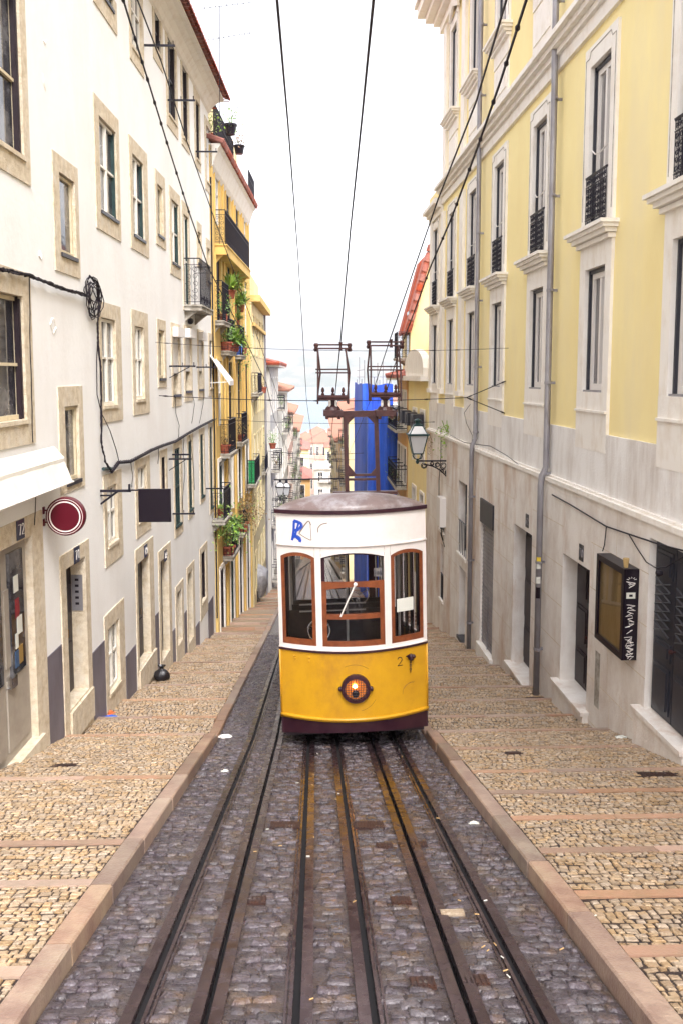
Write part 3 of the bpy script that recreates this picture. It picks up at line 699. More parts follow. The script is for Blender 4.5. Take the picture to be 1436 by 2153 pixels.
# ------------------------------------------------ mustard building
UM0, UM1 = UL1, LW.uv(524, 800)[0]
vE = atY(452, 300, LW.pt(UM0, 0)[1]).z-.05
mbld = thing('apartment_building', 'mustard yellow house with iron balconies and tiled eave, next after the white house', 'building', LW.pt(UM0, -9, 0))
wins = []
nb = 4; bw = (UM1-UM0)/nb
zs_ = [(5.0, 7.0), (1.75, 3.95), (-1.7, .5), (-5.0, -2.9), (-9.4, -6.6)]
for k in range(nb):
    for j, (za, zb) in enumerate(zs_):
        uc = UM0+bw*(k+.5); dz = -2.2*k/nb if j == 4 else 0
        wins.append((uc-.5, uc+.5, za+dz, zb))
m = MB(); wall_sheet(m, LW, UM0+.01, UM1, -18, vE, [(a, b_, c-.0, d_) for a, b_, c, d_ in wins], .03); m.build('wall', M['mustard'], mbld, recalc=False)
m = MB(); shell(m, LW, UM0+.01, UM1, -18, vE, 9, .03); m.build('rear_wall', M['mustard'], mbld, recalc=False)
for (a, b_, c, d_) in wins:
    m = MB(); pr = .05
    m.box(LW.pt, a-.12, a, c, d_+.14, -.1, pr+.02); m.box(LW.pt, b_, b_+.12, c, d_+.14, -.1, pr+.02); m.box(LW.pt, a, b_, d_, d_+.14, -.1, pr+.018)
    w_ = m.build('window', M['mustard'] if c > -2 else M['trim'], mbld); casement(LW, w_, a, b_, c, d_, -.02, random.choice([M['dark_wood'], M['white_wood'], M['green_wood']]), M['glass'])
for k in range(nb+1):
    m = MB(); u = UM0+bw*k; u = min(max(u, UM0+.12), UM1-.1); m.box(LW.pt, u-.1, u+.1, -18, vE, .03, .09); m.build('pilaster', M['mustard'], mbld)
m = MB(); pr = [(.03, vE-.75), (.12, vE-.6), (.2, vE-.35), (.28, vE-.12), (.36, vE-.02), (.36, vE+.04), (-.2, vE+.04)]
vs = []
for u in (UM0+.02, UM1): vs += [LW.pt(u, z, d_) for d_, z in pr]
n = len(pr); m.add(vs, [(i, i+1, n+i+1, n+i) for i in range(n-1)]+[tuple(range(n)), tuple(range(n, 2*n))[::-1]]); m.build('cornice', M['trim'], mbld)
m = MB(); u = UM0+.05
while u < UM1+.1:
    m.tube([LW.pt(u, vE+.09, .46), LW.pt(u, vE+.35, -.3)], .10, 6); u += .2
m.build('roof_tiles', M['tile'], mbld)
# penthouse behind the eave, roof terrace
m = MB(); m.box(LW.pt, UM0+2.2, UM1-.5, vE+.1, vE+2.3, -6, -.35); m.build('penthouse', M['cream'], mbld)
m = MB()
fA = lambda a, z: LW.pt(a, z, .15)
for z in (vE+1.35, vE+1.0, vE+.4): m.tube([LW.pt(UM0+.05, z, -.6), fA(UM0+.05, z), fA(UM0+5, z)], .014, 5)
for k in range(40): m.tube([fA(UM0+.05+k*.125, vE+.15), fA(UM0+.05+k*.125, vE+1.35)], .009, 4)
m.build('roof_railing', M['iron'], mbld)
m = MB()
for z in (vE+1.1, vE+.8, vE+.15): m.tube([LW.pt(UM1-2.6, z, .35), LW.pt(UM1-.3, z, .35)], .014, 5)
for k in range(22): m.tube([LW.pt(UM1-2.6+k*.11, vE+.1, .35), LW.pt(UM1-2.6+k*.11, vE+1.1, .35)], .009, 4)
m.build('roof_railing', M['iron'], mbld)
BAL = {}
for nm, a in (('big', (450, 474, 524, 441, 513)), ('b2', (448, 468, 482, 590, 673)), ('b3', (463, 480, 495, 668, 737)), ('b4', (490, 505, 515, 684, 746)), ('b7', (462, 482, 497, 883, 954)), ('b8', (496, 509, 521, 870, 930)),
              ('b10', (446, 471, 486, 1028, 1094)), ('b11', (467, 488, 503, 1110, 1170)), ('b12', (500, 512, 522, 1075, 1122))):
    bb, q = balc_px(LW, mbld, *a, slab=.34 if nm == 'big' else .16, slabmat=M['mustard'] if nm == 'big' else None); BAL[nm] = q
def onbal(nm, fu=.5, fd=.6): u0, u1, vs_, pj = BAL[nm]; return LW.pt(u0+(u1-u0)*fu, vs_, pj*fd)
potted(onbal('b3', .12, .55), .26, .30, .42, 260, 'bush', 'leaf', 'round bright green bush in a wide red pot on a mustard house balcony', 1, up=.75)
potted(onbal('b3', .85, .8), .17, .30, 1.0, 60, 'spiky', 'leaf_y', 'tall yellow-green spiky palm rising from a mustard house balcony, below the big top balcony', 2, up=.9)
potted(onbal('b3', .55, .8), .17, .26, .8, 60, 'spiky', 'leaf', 'green spiky palm beside the round bush on the mustard house balcony', 5)
potted(onbal('b3', .95, 1.1), .15, .26, .75, 70, 'spiky', 'leaf_y', 'yellow-green palm leaning out beyond the far end of the upper green balcony', 15, up=.9)
for k_, (x, y, Y, r_, lb_) in enumerate([(490, 598, 33, .8, 'highest spiky yellow-green palm, under the big mustard balcony'), (508, 640, 34.5, .8, 'spiky palm leaning farthest out over the street beside the mustard house'), (492, 640, 33.5, .7, 'yellow-green palm between the two highest spiky palms of the mustard house'), (497, 672, 34, .7, 'spiky palm in a small dark red pot, lowest of the palms on the mustard house')]):
    q = atY(x, y, Y); potted(q-Vector((0, 0, .3)), .13, .28, r_, 90, 'spiky', 'leaf_y', lb_, 50+k_, up=.7)
potted(Vector(onbal('b2', .6, .7)), .15, .26, .5, 200, 'bush', 'leaf', 'green shrub behind the bars of the narrow iron balcony of the mustard house', 16)
potted(onbal('b4', .8, .9), .16, .3, .6, 260, 'trail', 'leaf', 'dark green trailing plant hanging from the far balcony of the mustard house', 17)
potted(onbal('b8', .3, .5), .15, .26, .35, 120, 'bush', 'leaf_r', 'sparse reddish plant on the middle far balcony of the mustard house', 18)
potted(onbal('b10', .5, .5), .15, .26, .45, 260, 'trail', 'leaf_y', 'yellow-green trailing plant in the balcony at the corner pipe', 19)
potted(onbal('b4', .3, .5), .2, .45, .5, 160, 'bush', 'leaf', 'leafy plant in a tall blue pot on the second balcony of the mustard house', 3, 'cloth_b')
potted(Vector(onbal('b2', .9, .9))+Vector((0, 1.0, .9)), .2, .3, .9, 70, 'spiky', 'leaf_y', 'spiky yellow-green plant hanging out highest, just beyond the narrow iron balcony', 4)
potted(onbal('b7', .1, .5), .2, .3, .35, 60, 'bush', 'leaf_r', 'thin dry plant in a terracotta pot on the balcony above the bare clothes bracket', 6)
potted(onbal('b11', .15, .5), .27, .32, .6, 700, 'bush', 'leaf', 'dense dark green plant in a broad terracotta box on the lowest near balcony', 7, up=.9)
potted(Vector(onbal('b11', .6, .7))+Vector((0, 0, .6)), .12, .25, .75, 80, 'spiky', 'leaf', 'spiky agave with long grey-green blades above the lowest balcony', 8)
potted(onbal('b12', .3, .7), .25, .38, .8, 1100, 'bush', 'leaf_r', 'large rust and green bush in a terracotta pot overhanging the lowest far balcony', 9, up=.6)
potted(LW.pt(UM0+.5, vE+.15, -.1), .22, .3, .6, 220, 'bush', 'leaf_y', 'yellow-green shrub on the roof terrace next to the white house eave', 10)
potted(LW.pt(UM0+3.0, vE+1.1, .3), .22, .35, .45, 140, 'bush', 'leaf', 'green plant in a black pot hung on the roof terrace railing', 11, 'black')
potted(LW.pt(UM0+4.6, vE+.85, .4), .2, .3, .5, 140, 'bush', 'leaf_r', 'purple-brown plant in a black pot at the far end of the roof terrace railing', 12, 'black')
t = MB(); t = plant(LW.pt(UM0+.12, -5.2, .2), 1.3, 260, 'bush', 'leaf_y', 21, .3); tag(t.build('climbing_plant', M['leaf_y'], loc=LW.pt(UM0+.12, -5.2, .2), recalc=False), 'loose yellow-green climber on the corner pipe of the mustard house', 'plant')
# drainpipe between white and mustard, lamp post bracket etc
m = MB(); m.tube([LW.pt(UM0, vE-1, .05), LW.pt(UM0, -8, .05)], .024, 8); tag(m.build('drainpipe', M['iron'], loc=LW.pt(UM0, -8, .09)), 'thin dark pipe running down the joint between the white and the mustard house', 'drainpipe')

# ------------------------------------------------ generic far houses (box with windows, balconies, roof)
def house(name, label, x0, x1, y0, y1, ztop, wallm, side, rows=3, cols=3, roof=None, balc=True, front=False, seed=0, zb=None, group=None, sill=.9, smat=None):
    """street face at x1 (side=-1 left of street) or x0 (side=+1); front = face turned to the camera also has windows"""
    rr = random.Random(seed); zb = zroad(y1)-.6 if zb is None else zb
    t = thing(name, label, 'building', ((x0+x1)/2, y0, zb), group)
    face = [x1, x0][side > 0]
    Wd = Wall((face, y0, 0), (0, 1, 0), (-side, 0, 0)); Wf = Wall((x0, y0, 0), (1, 0, 0), (0, -1, 0))
    L = y1-y0; H = ztop-(zroad(y0)); fh = H/rows; hs = []
    for r_ in range(rows):
        for c in range(cols):
            uc = L*(c+.5)/cols; hs.append((uc-.5, uc+.5, ztop-fh*(r_+1)+fh*.18, ztop-fh*(r_+1)+fh*.8))
    m = MB(); wall_sheet(m, Wd, 0, L, zb, ztop, hs); m.build('wall', wallm, t, recalc=False)
    hf = []
    if front:
        nf = max(1, int((x1-x0)/2.2))
        for r_ in range(rows):
            for c in range(nf): uc = (x1-x0)*(c+.5)/nf; hf.append((uc-.45, uc+.45, ztop-fh*(r_+1)+fh*.25, ztop-fh*(r_+1)+fh*.78))
    m = MB(); wall_sheet(m, Wf, 0, x1-x0, zb, ztop, hf); m.build('end_wall', wallm, t, recalc=False)
    m = MB(); xo = x0 if side < 0 else x1
    m.quad((xo, y0, zb), (xo, y1, zb), (xo, y1, ztop), (xo, y0, ztop)); m.quad((x0, y1, zb), (x1, y1, zb), (x1, y1, ztop), (x0, y1, ztop)); m.quad((x0, y0, ztop-.02), (x1, y0, ztop-.02), (x1, y1, ztop-.02), (x0, y1, ztop-.02)); m.build('rear_wall', wallm, t, recalc=False)
    for W_, hh in ((Wd, hs), (Wf, hf)):
        for (a, b_, c, d_) in hh:
            m = MB()
            for q in ((a-.1, a, c-.1, d_+.1), (b_, b_+.1, c-.1, d_+.1), (a, b_, d_, d_+.1), (a, b_, c-.1, c)): m.box(W_.pt, *q, -.15, .03)
            w_ = m.build('window', smat or M['trim'], t)
            g = MB(); g.box(W_.pt, a, b_, c, d_, -.05, -.02); g.build('pane', M['glass'], w_)
            g = MB(); g.box(W_.pt, (a+b_)/2-.03, (a+b_)/2+.03, c, d_, -.02, .01); g.box(W_.pt, a, b_, (c+d_)/2-.03, (c+d_)/2+.03, -.018, .008); g.build('frame', rr.choice([M['white_wood'], M['dark_wood']]), w_)
            if balc and W_ is Wd and rr.random() < .6:
                s = MB(); s.box(W_.pt, a-.25, b_+.25, c-.22, c-.1, .0, .5); bb = s.build('balcony', M['concrete'], t)
                s = MB(); q0, q1 = a-.22, b_+.22
                for z in (c+.85, c+.7, c-.02): s.tube([W_.pt(q0, z, 0), W_.pt(q0, z, .46), W_.pt(q1, z, .46), W_.pt(q1, z, 0)], .02, 4)
                for k in range(9): s.tube([W_.pt(q0+(q1-q0)*k/8, c-.1, .46), W_.pt(q0+(q1-q0)*k/8, c+.85, .46)], .012, 3)
                for k in range(3): s.tube([W_.pt(q0, c-.1, .46*k/2), W_.pt(q0, c+.85, .46*k/2)], .012, 3)
                s.build('railing', M['iron'], bb)
                if rr.random() < .65:
                    p = Vector(W_.pt(a+rr.uniform(0, .9), c-.1, .3)); kd = rr.choice(['leaf', 'leaf_r', 'leaf'])
                    s = plant(p+Vector((0, 0, .35)), .42, 60, rr.choice(['bush', 'trail', 'bush']), kd, rr.randint(0, 999)); s.build('flower_box', M[kd], bb, recalc=False)
    if roof == 'gable' or roof == 'hip':
        o_ = .35; xm, ym = (x0+x1)/2, (y0+y1)/2; rh = min(x1-x0, y1-y0)*.32
        m = MB()
        a = [(x0-o_, y0-o_, ztop), (x1+o_, y0-o_, ztop), (x1+o_, y1+o_, ztop), (x0-o_, y1+o_, ztop)]
        if roof == 'gable': rd = [(xm, y0-o_, ztop+rh), (xm, y1+o_, ztop+rh)]
        else: rd = [(xm, min(ym, y0+rh*1.6), ztop+rh), (xm, max(ym, y1-rh*1.6), ztop+rh)]
        V = [Vector(v)+Vector((0, 0, .12)) for v in a+rd]
        m.add(V, [(0, 1, 4), (1, 2, 5, 4), (2, 3, 5), (3, 0, 4, 5)]); m.add([Vector(v)-Vector((0, 0, .02)) for v in a]+[Vector(v)+Vector((0, 0, .12)) for v in a], [(0, 1, 2, 3), (0, 1, 5, 4), (1, 2, 6, 5), (2, 3, 7, 6), (3, 0, 4, 7)])
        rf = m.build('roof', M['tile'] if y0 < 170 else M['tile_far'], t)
        m = MB()
        nrib = int((y1-y0+2*o_)/.35) if y0 < 120 else 0
        for k in range(nrib):
            yy = y0-o_+.1+k*.35
            for sx in (x0-o_, x1+o_):
                hz_ = ztop+.12; z1 = ztop+rh+.12
                m.tube([(sx, yy, hz_+.03), ((sx+xm)/2, yy, (hz_+z1)/2+.03)], .07, 4)
        if nrib: m.build('roof_ridges', M['tile'], rf)
        m = MB(); m.box(W0, xm+1-.3, xm+1+.3, ym, ym+.6, ztop, ztop+rh+1); m.build('chimney', wallm, rf)
    elif roof == 'eave':
        m = MB(); e0, e1 = (x0, x1+.55) if side < 0 else (x0-.55, x1)
        m.box(W0, e0, e1, y0-.3, y1+.2, ztop+.02, ztop+.14); rf = m.build('cornice', M['trim'], t)
        m = MB(); k = y0-.3
        while k < y1+.2:
            m.tube([(face-side*.6, k, ztop+.2), (face+side*1.2, k, ztop+.65)], .12, 5); k += .24
        m2 = (y1-y0)
        m.tube([(x, y0-.35, ztop+.22) for x in lin(e0, e1, 3)], .12, 5)
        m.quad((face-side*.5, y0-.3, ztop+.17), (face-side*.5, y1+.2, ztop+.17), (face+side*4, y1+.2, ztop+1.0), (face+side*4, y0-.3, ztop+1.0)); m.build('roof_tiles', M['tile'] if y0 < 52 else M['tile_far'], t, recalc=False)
    return t
# cream house with deep cornice (after the mustard one)
Yc0 = LW.pt(UM1, 0)[1]; Yc1 = atY(560, 800, 1).y
xm1 = LW.pt(UM1, 0)[0]
def ztp(x, y, Y): return atY(x, y, Y).z
ch = house('apartment_building', 'cream house with a deep flat cornice and a green screened balcony, beyond the mustard house', -9, -2.80, Yc0+.1, 47.5, ztp(520, 640, 40), M['cream'], -1, 5, 4, balc=False, seed=3, zb=-18, smat=M['cream'])
z = ztp(520, 640, 40)
m = MB(); m.box(W0, -8.5, -2.42, Yc0+.2, 47.8, z+.02, z+.3); m.box(W0, -8.5, -2.66, Yc0+.3, 47.6, z-1.05, z-.9); m.build('cornice', M['mustard'], ch)
m = MB(); m.box(W0, -8.5, -2.86, Yc0+.2, 44.5, z+.3, z+1.25); m.build('parapet', M['cream'], ch)
Wc = Wall((-2.80, Yc0+.1, 0), (0, 1, 0), (1, 0, 0))
for a, pn in (((522, 537, 547, 968, 1018), M['greenp']), ((530, 543, 551, 784, 826), None), ((551, 558, 564, 960, 993), None)):
    balc_px(Wc, ch, *a, panel=pn)
p = atY(537, 826, 42); potted((-2.5, 41.3, ztp(537, 826, 42)), .2, .3, .3, 60, 'bush', 'leaf_r', 'small terracotta pot on the upper balcony of the cream house', 31)
potted((-2.3, 46.5, ztp(565, 945, 46)), .2, .3, .45, 160, 'bush', 'leaf', 'bright green bush hanging at the far corner of the cream house', 32)
m = MB(); m.tube([(-2.72, 47.3, z+.1), (-2.72, 47.3, -13.5)], .06, 6); tag(m.build('drainpipe', M['pipe'], loc=(-2.72, 47.3, -13.5)), 'grey drainpipe at the far corner of the cream house', 'drainpipe')
# further houses, left
house('house', 'white house with a projecting red tiled roof just beyond the cream house', -10, -2.55, 49, 60, ztp(575, 772, 50), M['white_far'], -1, 4, 4, roof='eave', seed=5)
house('house', 'narrow white house with plants on its iron balconies, second after the cream house', -10, -2.35, 60.3, 74, ztp(600, 825, 62), M['white_far'], -1, 4, 4, roof='eave', seed=6)
house('house', 'pinkish house on the left, third after the cream house, partly behind balcony plants', -10, -2.35, 74.4, 92, ztp(615, 870, 78), M['pink_far'], -1, 4, 5, roof='eave', seed=7)
house('house', 'pale house on the left where the street drops from view, farthest of the left row', -10, -2.2, 92.4, 125, ztp(625, 905, 96), M['white_far'], -1, 4, 7, roof='eave', seed=8)
# closing the street, seen above the tram roof
house('house', 'orange-cream house with a red hipped roof, closing the street at left above the tram', -14, -.8, 132, 144, ztp(648, 1008, 132), M['orange_far'], -1, 3, 3, roof='hip', front=True, balc=False, seed=9)
house('house', 'cream upper house with pink roof rising directly behind the red hipped roof', -14, -1.2, 150, 162, ztp(640, 945, 150), M['cream'], -1, 3, 2, roof='hip', front=True, balc=False, seed=10)
wb = house('apartment_building', 'pale grey-white apartment block with stacked balconies facing up the street', -.2, 14, 168, 182, ztp(690, 985, 168), M['white_far'], 1, 5, 3, front=True, balc=False, seed=11)
m_ = Wall((-.2, 168, 0), (1, 0, 0), (0, -1, 0)); H = ztp(690, 985, 168)
for r_ in range(4):
    for c in (1.0, 5.2):
        m = MB(); v = H-2.9*r_-2.6; m.box(m_.pt, c, c+2.7, v-.15, v+.75, 0, .8); m.build('balcony', M['grey_far'], wb)
m = MB(); m.box(W0, -.4, 14, 167.6, 168.2, H-.1, H+.35); m.build('cornice', M['trim'], wb)
rr = random.Random(12)
labs = ['distant low brown-roofed house near the river, {} of the roofs there']
ords = ['leftmost', 'second from left', 'third from left', 'fourth from left', 'fifth from left', 'sixth from left', 'seventh from left', 'rightmost']
for i, (x0, wd, Y, yt) in enumerate([(620, 50, 330, 922), (640, 60, 400, 912), (655, 60, 300, 925), (670, 55, 370, 915), (690, 50, 280, 935), (705, 60, 350, 918), (725, 40, 300, 925), (735, 40, 420, 910)]):
    p = atY(x0, yt+6, Y); x1 = atY(x0+wd, yt, Y).x
    house('house', labs[0].format(ords[i]), p.x-wd*.02, x1, Y, Y+14, p.z, [M['white_far'], M['cream'], M['pink_far']][i % 3], 1, 3, 2, roof='hip', balc=False, front=True, seed=40+i, zb=-43)

# ------------------------------------------------ yellow palace, right
UR1 = RW.uv(904, 900)[0]; URT = RW.uv(936, 200)[0]
ZR0 = RW.uv(1173, 897)[1]             # top of the stone base
rb = thing('apartment_building', 'long pale yellow building on a travertine base, nearest on the right side', 'building', RW.pt(0, -5.2, 0))
P = RW.pt
bay = [-.10+3.37*k for k in range(6)]   # left (far) start of openings measured from the photograph
wr = []
z1a, z1b = 2.42, 5.10
z0a, z0b = -.27, 1.78
for k in range(-3, 6):
    uc = 2.68+3.37*k-.0
    u0, u1 = uc-.60+.0, uc+.55
    if k == 5: u0 += .0
    wr.append((u0, u1, k))
uo = [RW.rect(1239, 1289, 136, 481), RW.rect(1123, 1150, 271, 551), RW.rect(1041, 1060, 357, 584), RW.rect(988, 1001, 413, 612), RW.rect(945, 956, 453, 630), RW.rect(913, 920, 495, 650)]
ctr = [(a[0]+a[1])/2 for a in uo]; wdt = sum(a[1]-a[0] for a in uo[:4])/4
near = [ctr[0]-3.4*(k) for k in (3, 2, 1)]
CT = near+ctr
holes = []
for c in CT: holes += [(c-wdt/2, c+wdt/2, z1a, z1b), (c-wdt/2, c+wdt/2, z0a, z0b)]
R2 = []
for c in CT:
    if c < URT-.5: R2.append((c-wdt/2, c+wdt/2, 8.05, 10.7))
def stone_holes():
    H_ = []
    for k, (xl, xr, yt, yb, st) in enumerate([(1383, 1470, 1130, 1500, 'double'), (1196, 1251, 1162, 1437, 'door'), (1091, 1127, 1100, 1399, 'door'), (1021, 1046, 1046, 1355, 'shutter'), (972, 989, 1009, 1160, 'dwin'), (973, 986, 1188, 1337, 'wwin'), (932, 941, 1040, 1110, 'dwin'), (933, 939, 1140, 1257, 'dwin')]):
        u_far, vt = RW.uv(xl, yt); vb = RW.uv(xl, yb)[1]; u_near = RW.uv(xr, (yt+yb)/2)[0]
        H_.append((u_near, u_far, vb, vt, st))
    return H_
SH = stone_holes()
m = MB(); wall_sheet(m, RW, -15, UR1, ZR0, 5.85, holes); wall_sheet(m, RW, -15, URT, 5.85, 12, R2); m.build('wall', M['yellow'], rb, recalc=False)
m = MB(); shell(m, RW, -15, URT, 5.85, 12, 10); shell(m, RW, -15, UR1, -14, 5.85, 10); m.build('rear_wall', M['yellow'], rb, recalc=False)
m = MB(); wall_sheet(m, RW, -15, UR1+.05, RW.uv(1159, 1005)[1], ZR0+.02, [], .05)
vlow = RW.uv(1159, 1005)[1]
m.quad(P(-15, ZR0+.02, .05), P(UR1, ZR0+.02, .05), P(UR1, ZR0+.02, -.05), P(-15, ZR0+.02, -.05))
m.build('upper_base', M['travertine_w'], rb, recalc=False)
m = MB(); wall_sheet(m, RW, -15, UR1+.05, -14, vlow, [h[:4] for h in SH], .12)
m.quad(P(-15, vlow, .12), P(UR1, vlow, .12), P(UR1, vlow, -.05), P(-15, vlow, -.05)); m.build('lower_base', M['travertine'], rb, recalc=False)
m = MB(); m.box(P, -15, UR1, vlow-.03, vlow+.05, -.02, .16); m.box(P, -15, UR1, vlow+.05, vlow+.09, -.02, .10); m.build('base_moulding', M['trim'], rb)
m = MB()   # block joints of the stone base
for v in (vlow-.75, vlow-1.5, vlow-2.25, vlow-3.0, vlow-3.75, vlow-4.5):
    for ua, ub in zip([-15]+[h[1] for h in sorted(SH)], [h[0] for h in sorted(SH)]+[UR1]):
        if ub-ua > .2: m.box(P, ua, ub, v-.006, v+.006, .115, .1215)
rj = random.Random(9)
for k in range(70):
    u = rj.uniform(-8, UR1); v = vlow-.75*rj.randint(1, 6)
    if any(h[0]-.1 < u < h[1]+.1 for h in SH): continue
    m.box(P, u-.005, u+.005, v+.01, v+.74, .115, .1213)
m.build('stone_joints', M['stone_l'], rb)
def surround_r(c, v0, v1, st):
    u0, u1 = c-wdt/2, c+wdt/2; sw = .26
    m = MB(); m.box(P, u0-sw, u0, v0, v1+.34, -.3, .05); m.box(P, u1, u1+sw, v0, v1+.34, -.3, .05); m.box(P, u0, u1, v1, v1+.34, -.3, .048)
    if st == 'low':
        m.box(P, u0-sw, u1+sw, ZR0-.28, v0-.002, -.3, .055); m.box(P, u0-sw-.0, u1+sw, v0-.34, v0-.30, .05, .085)
    w_ = m.build('window', M['trim'], rb)
    # incised eared line
    if st != 'low':
        m = MB(); a, b_, t_ = u0-sw+.06, u1+sw-.06, v1+.28
        m.tube([P(a, v0+.2, .052), P(a, t_-.12, .052), P(a+.16, t_-.12, .052), P(a+.22, t_-.02, .052), P(b_-.22, t_-.02, .052), P(b_-.16, t_-.12, .052), P(b_, t_-.12, .052), P(b_, v0+.2, .052)], .009, 4)
        m.build('moulding', M['concrete'], w_)
        m = MB()
        for i, (z_, d_, e) in enumerate(((v0-.06, .30, .18), (v0-.12, .25, .14), (v0-.19, .19, .08), (v0-.27, .12, .04))): m.box(P, u0-sw-e, u1+sw+e, z_-.0, z_+.06+.012*(i > 0), -.05, d_)
        m.box(P, u0-sw-.01, u1+sw+.01, v0-.60, v0-.27, -.05, .045); m.build('sill', M['trim'], w_)
    # grey folded shutters on far side, white casement
    m = MB(); m.box(P, u1-.05, u1-.008, v0+.03, v1-.01, -.28, -.02); m.box(P, u0+.008, u0+.045, v0+.03, v1-.01, -.28, -.02); m.box(P, u0+.045, u1-.05, v1-.07, v1-.008, -.28, -.03)
    m.build('shutter', M['slate'], w_)
    casement(RW, w_, u0+.045, u1-.05, v0+.03, v1-.07, -.10, M['offwhite'], M['curtain'], mull=1, trans=(), fw=.09)
    m = MB(); m.box(P, u0-.01, u1+.01, v0-.03, v0+.03, -.28, .03); m.build('ledge', M['pipe'], w_)
    return w_
for c in CT:
    w_ = surround_r(c, z1a, z1b, 'up'); u0, u1 = c-wdt/2, c+wdt/2
    m = MB(); d = .07; f = lambda a, z: P(a, z, d)
    for z in (z1a+.03, z1a+.18, z1a+.72, z1a+.86): m.tube([f(u0, z), f(u1, z)], .012, 5)
    m.tube([P(u0, z1a+.88, 0), P(u0, z1a+.88, d), P(u1, z1a+.88, d), P(u1, z1a+.88, 0)], .02, 5)
    fil(m, f, u0+.01, u1-.01, z1a+.19, z1a+.71, .008, .11); fil(m, f, u0+.01, u1-.01, z1a+.74, z1a+.85, .007, .08); fil(m, f, u0+.01, u1-.01, z1a+.04, z1a+.17, .007, .09)
    m.build('railing', M['iron'], w_)
    m = MB(); m.tube([P(u0+.1, z1a+1.25, .02), P(u0+.35, z1a+1.18, .05), P(u1-.35, z1a+1.2, .05), P(u1-.1, z1a+1.32, .02)], .012, 5); m.build('stay_bar', M['offwhite'], w_)
    surround_r(c, z0a, z0b, 'low')
for a in R2:
    c = (a[0]+a[1])/2; w_ = surround_r(c, 8.05, 10.7, 'up')
    m = MB(); m.box(P, a[0]-.22, a[1]+.22, 6.55, 7.4, -.02, .045); m.box(P, a[0]-.1, a[1]+.1, 6.7, 7.25, .045, .07); m.build('apron', M['trim'], w_)
# string course and cornices
m = MB()
for z0_, z1_, d_ in ((5.66, 5.9, .07), (5.9, 6.0, .14), (6.0, 6.1, .24), (6.1, 6.2, .34), (6.2, 6.24, .30)): m.box(P, -15, URT+.1, z0_, z1_-.002, -.05, d_)
m.build('string_course', M['trim'], rb)
m = MB()
for z0_, z1_, d_ in ((5.4, 5.6, .10), (5.6, 5.72, .2), (5.72, 5.84, .34), (5.84, 5.9, .3)): m.box(P, URT+.12, UR1+.2, z0_, z1_-.002, -.3, d_)
m.build('cornice', M['trim'], rb)
m = MB(); m.box(P, URT+.2, UR1+.1, 5.9, 6.3, -.5, .1); m.build('terrace_parapet', M['yellow'], rb)
m = MB()
for z0_, z1_, d_ in ((11.2, 11.45, .15), (11.45, 11.6, .35), (11.6, 11.8, .6), (11.8, 12.1, .85), (12.1, 12.2, .95)): m.box(P, -15, URT+.3+d_*.5, z0_, z1_-.002, -.3, d_)
m.build('cornice', M['trim'], rb)
# pilasters at the far end
for x in (928, 966, 1002-18):
    pass
for uc in (ctr[4]+1.55, ctr[4]-1.75, UR1-.25):
    m = MB(); m.box(P, uc-.25, uc+.25, -.45, 5.4, .0, .09); m.box(P, uc-.3, uc+.3, -.6, -.45, 0, .15); q = m.build('pilaster', M['trim'], rb)
for uc in (URT-.3, ctr[4]-1.75):
    m = MB(); m.box(P, uc-.25, uc+.25, 6.25, 11.2, .0, .09); m.build('pilaster', M['trim'], rb)
m = MB(); c = (URT-2.0)
for k in range(7): m.tube([P(c-.7+.05*k, 10.9+.1*k, .12), P(c, 11.15+.02*k, .16), P(c+.7-.05*k, 10.9+.1*k, .12)], .05, 5)
m.build('window_ornament', M['trim'], rb)
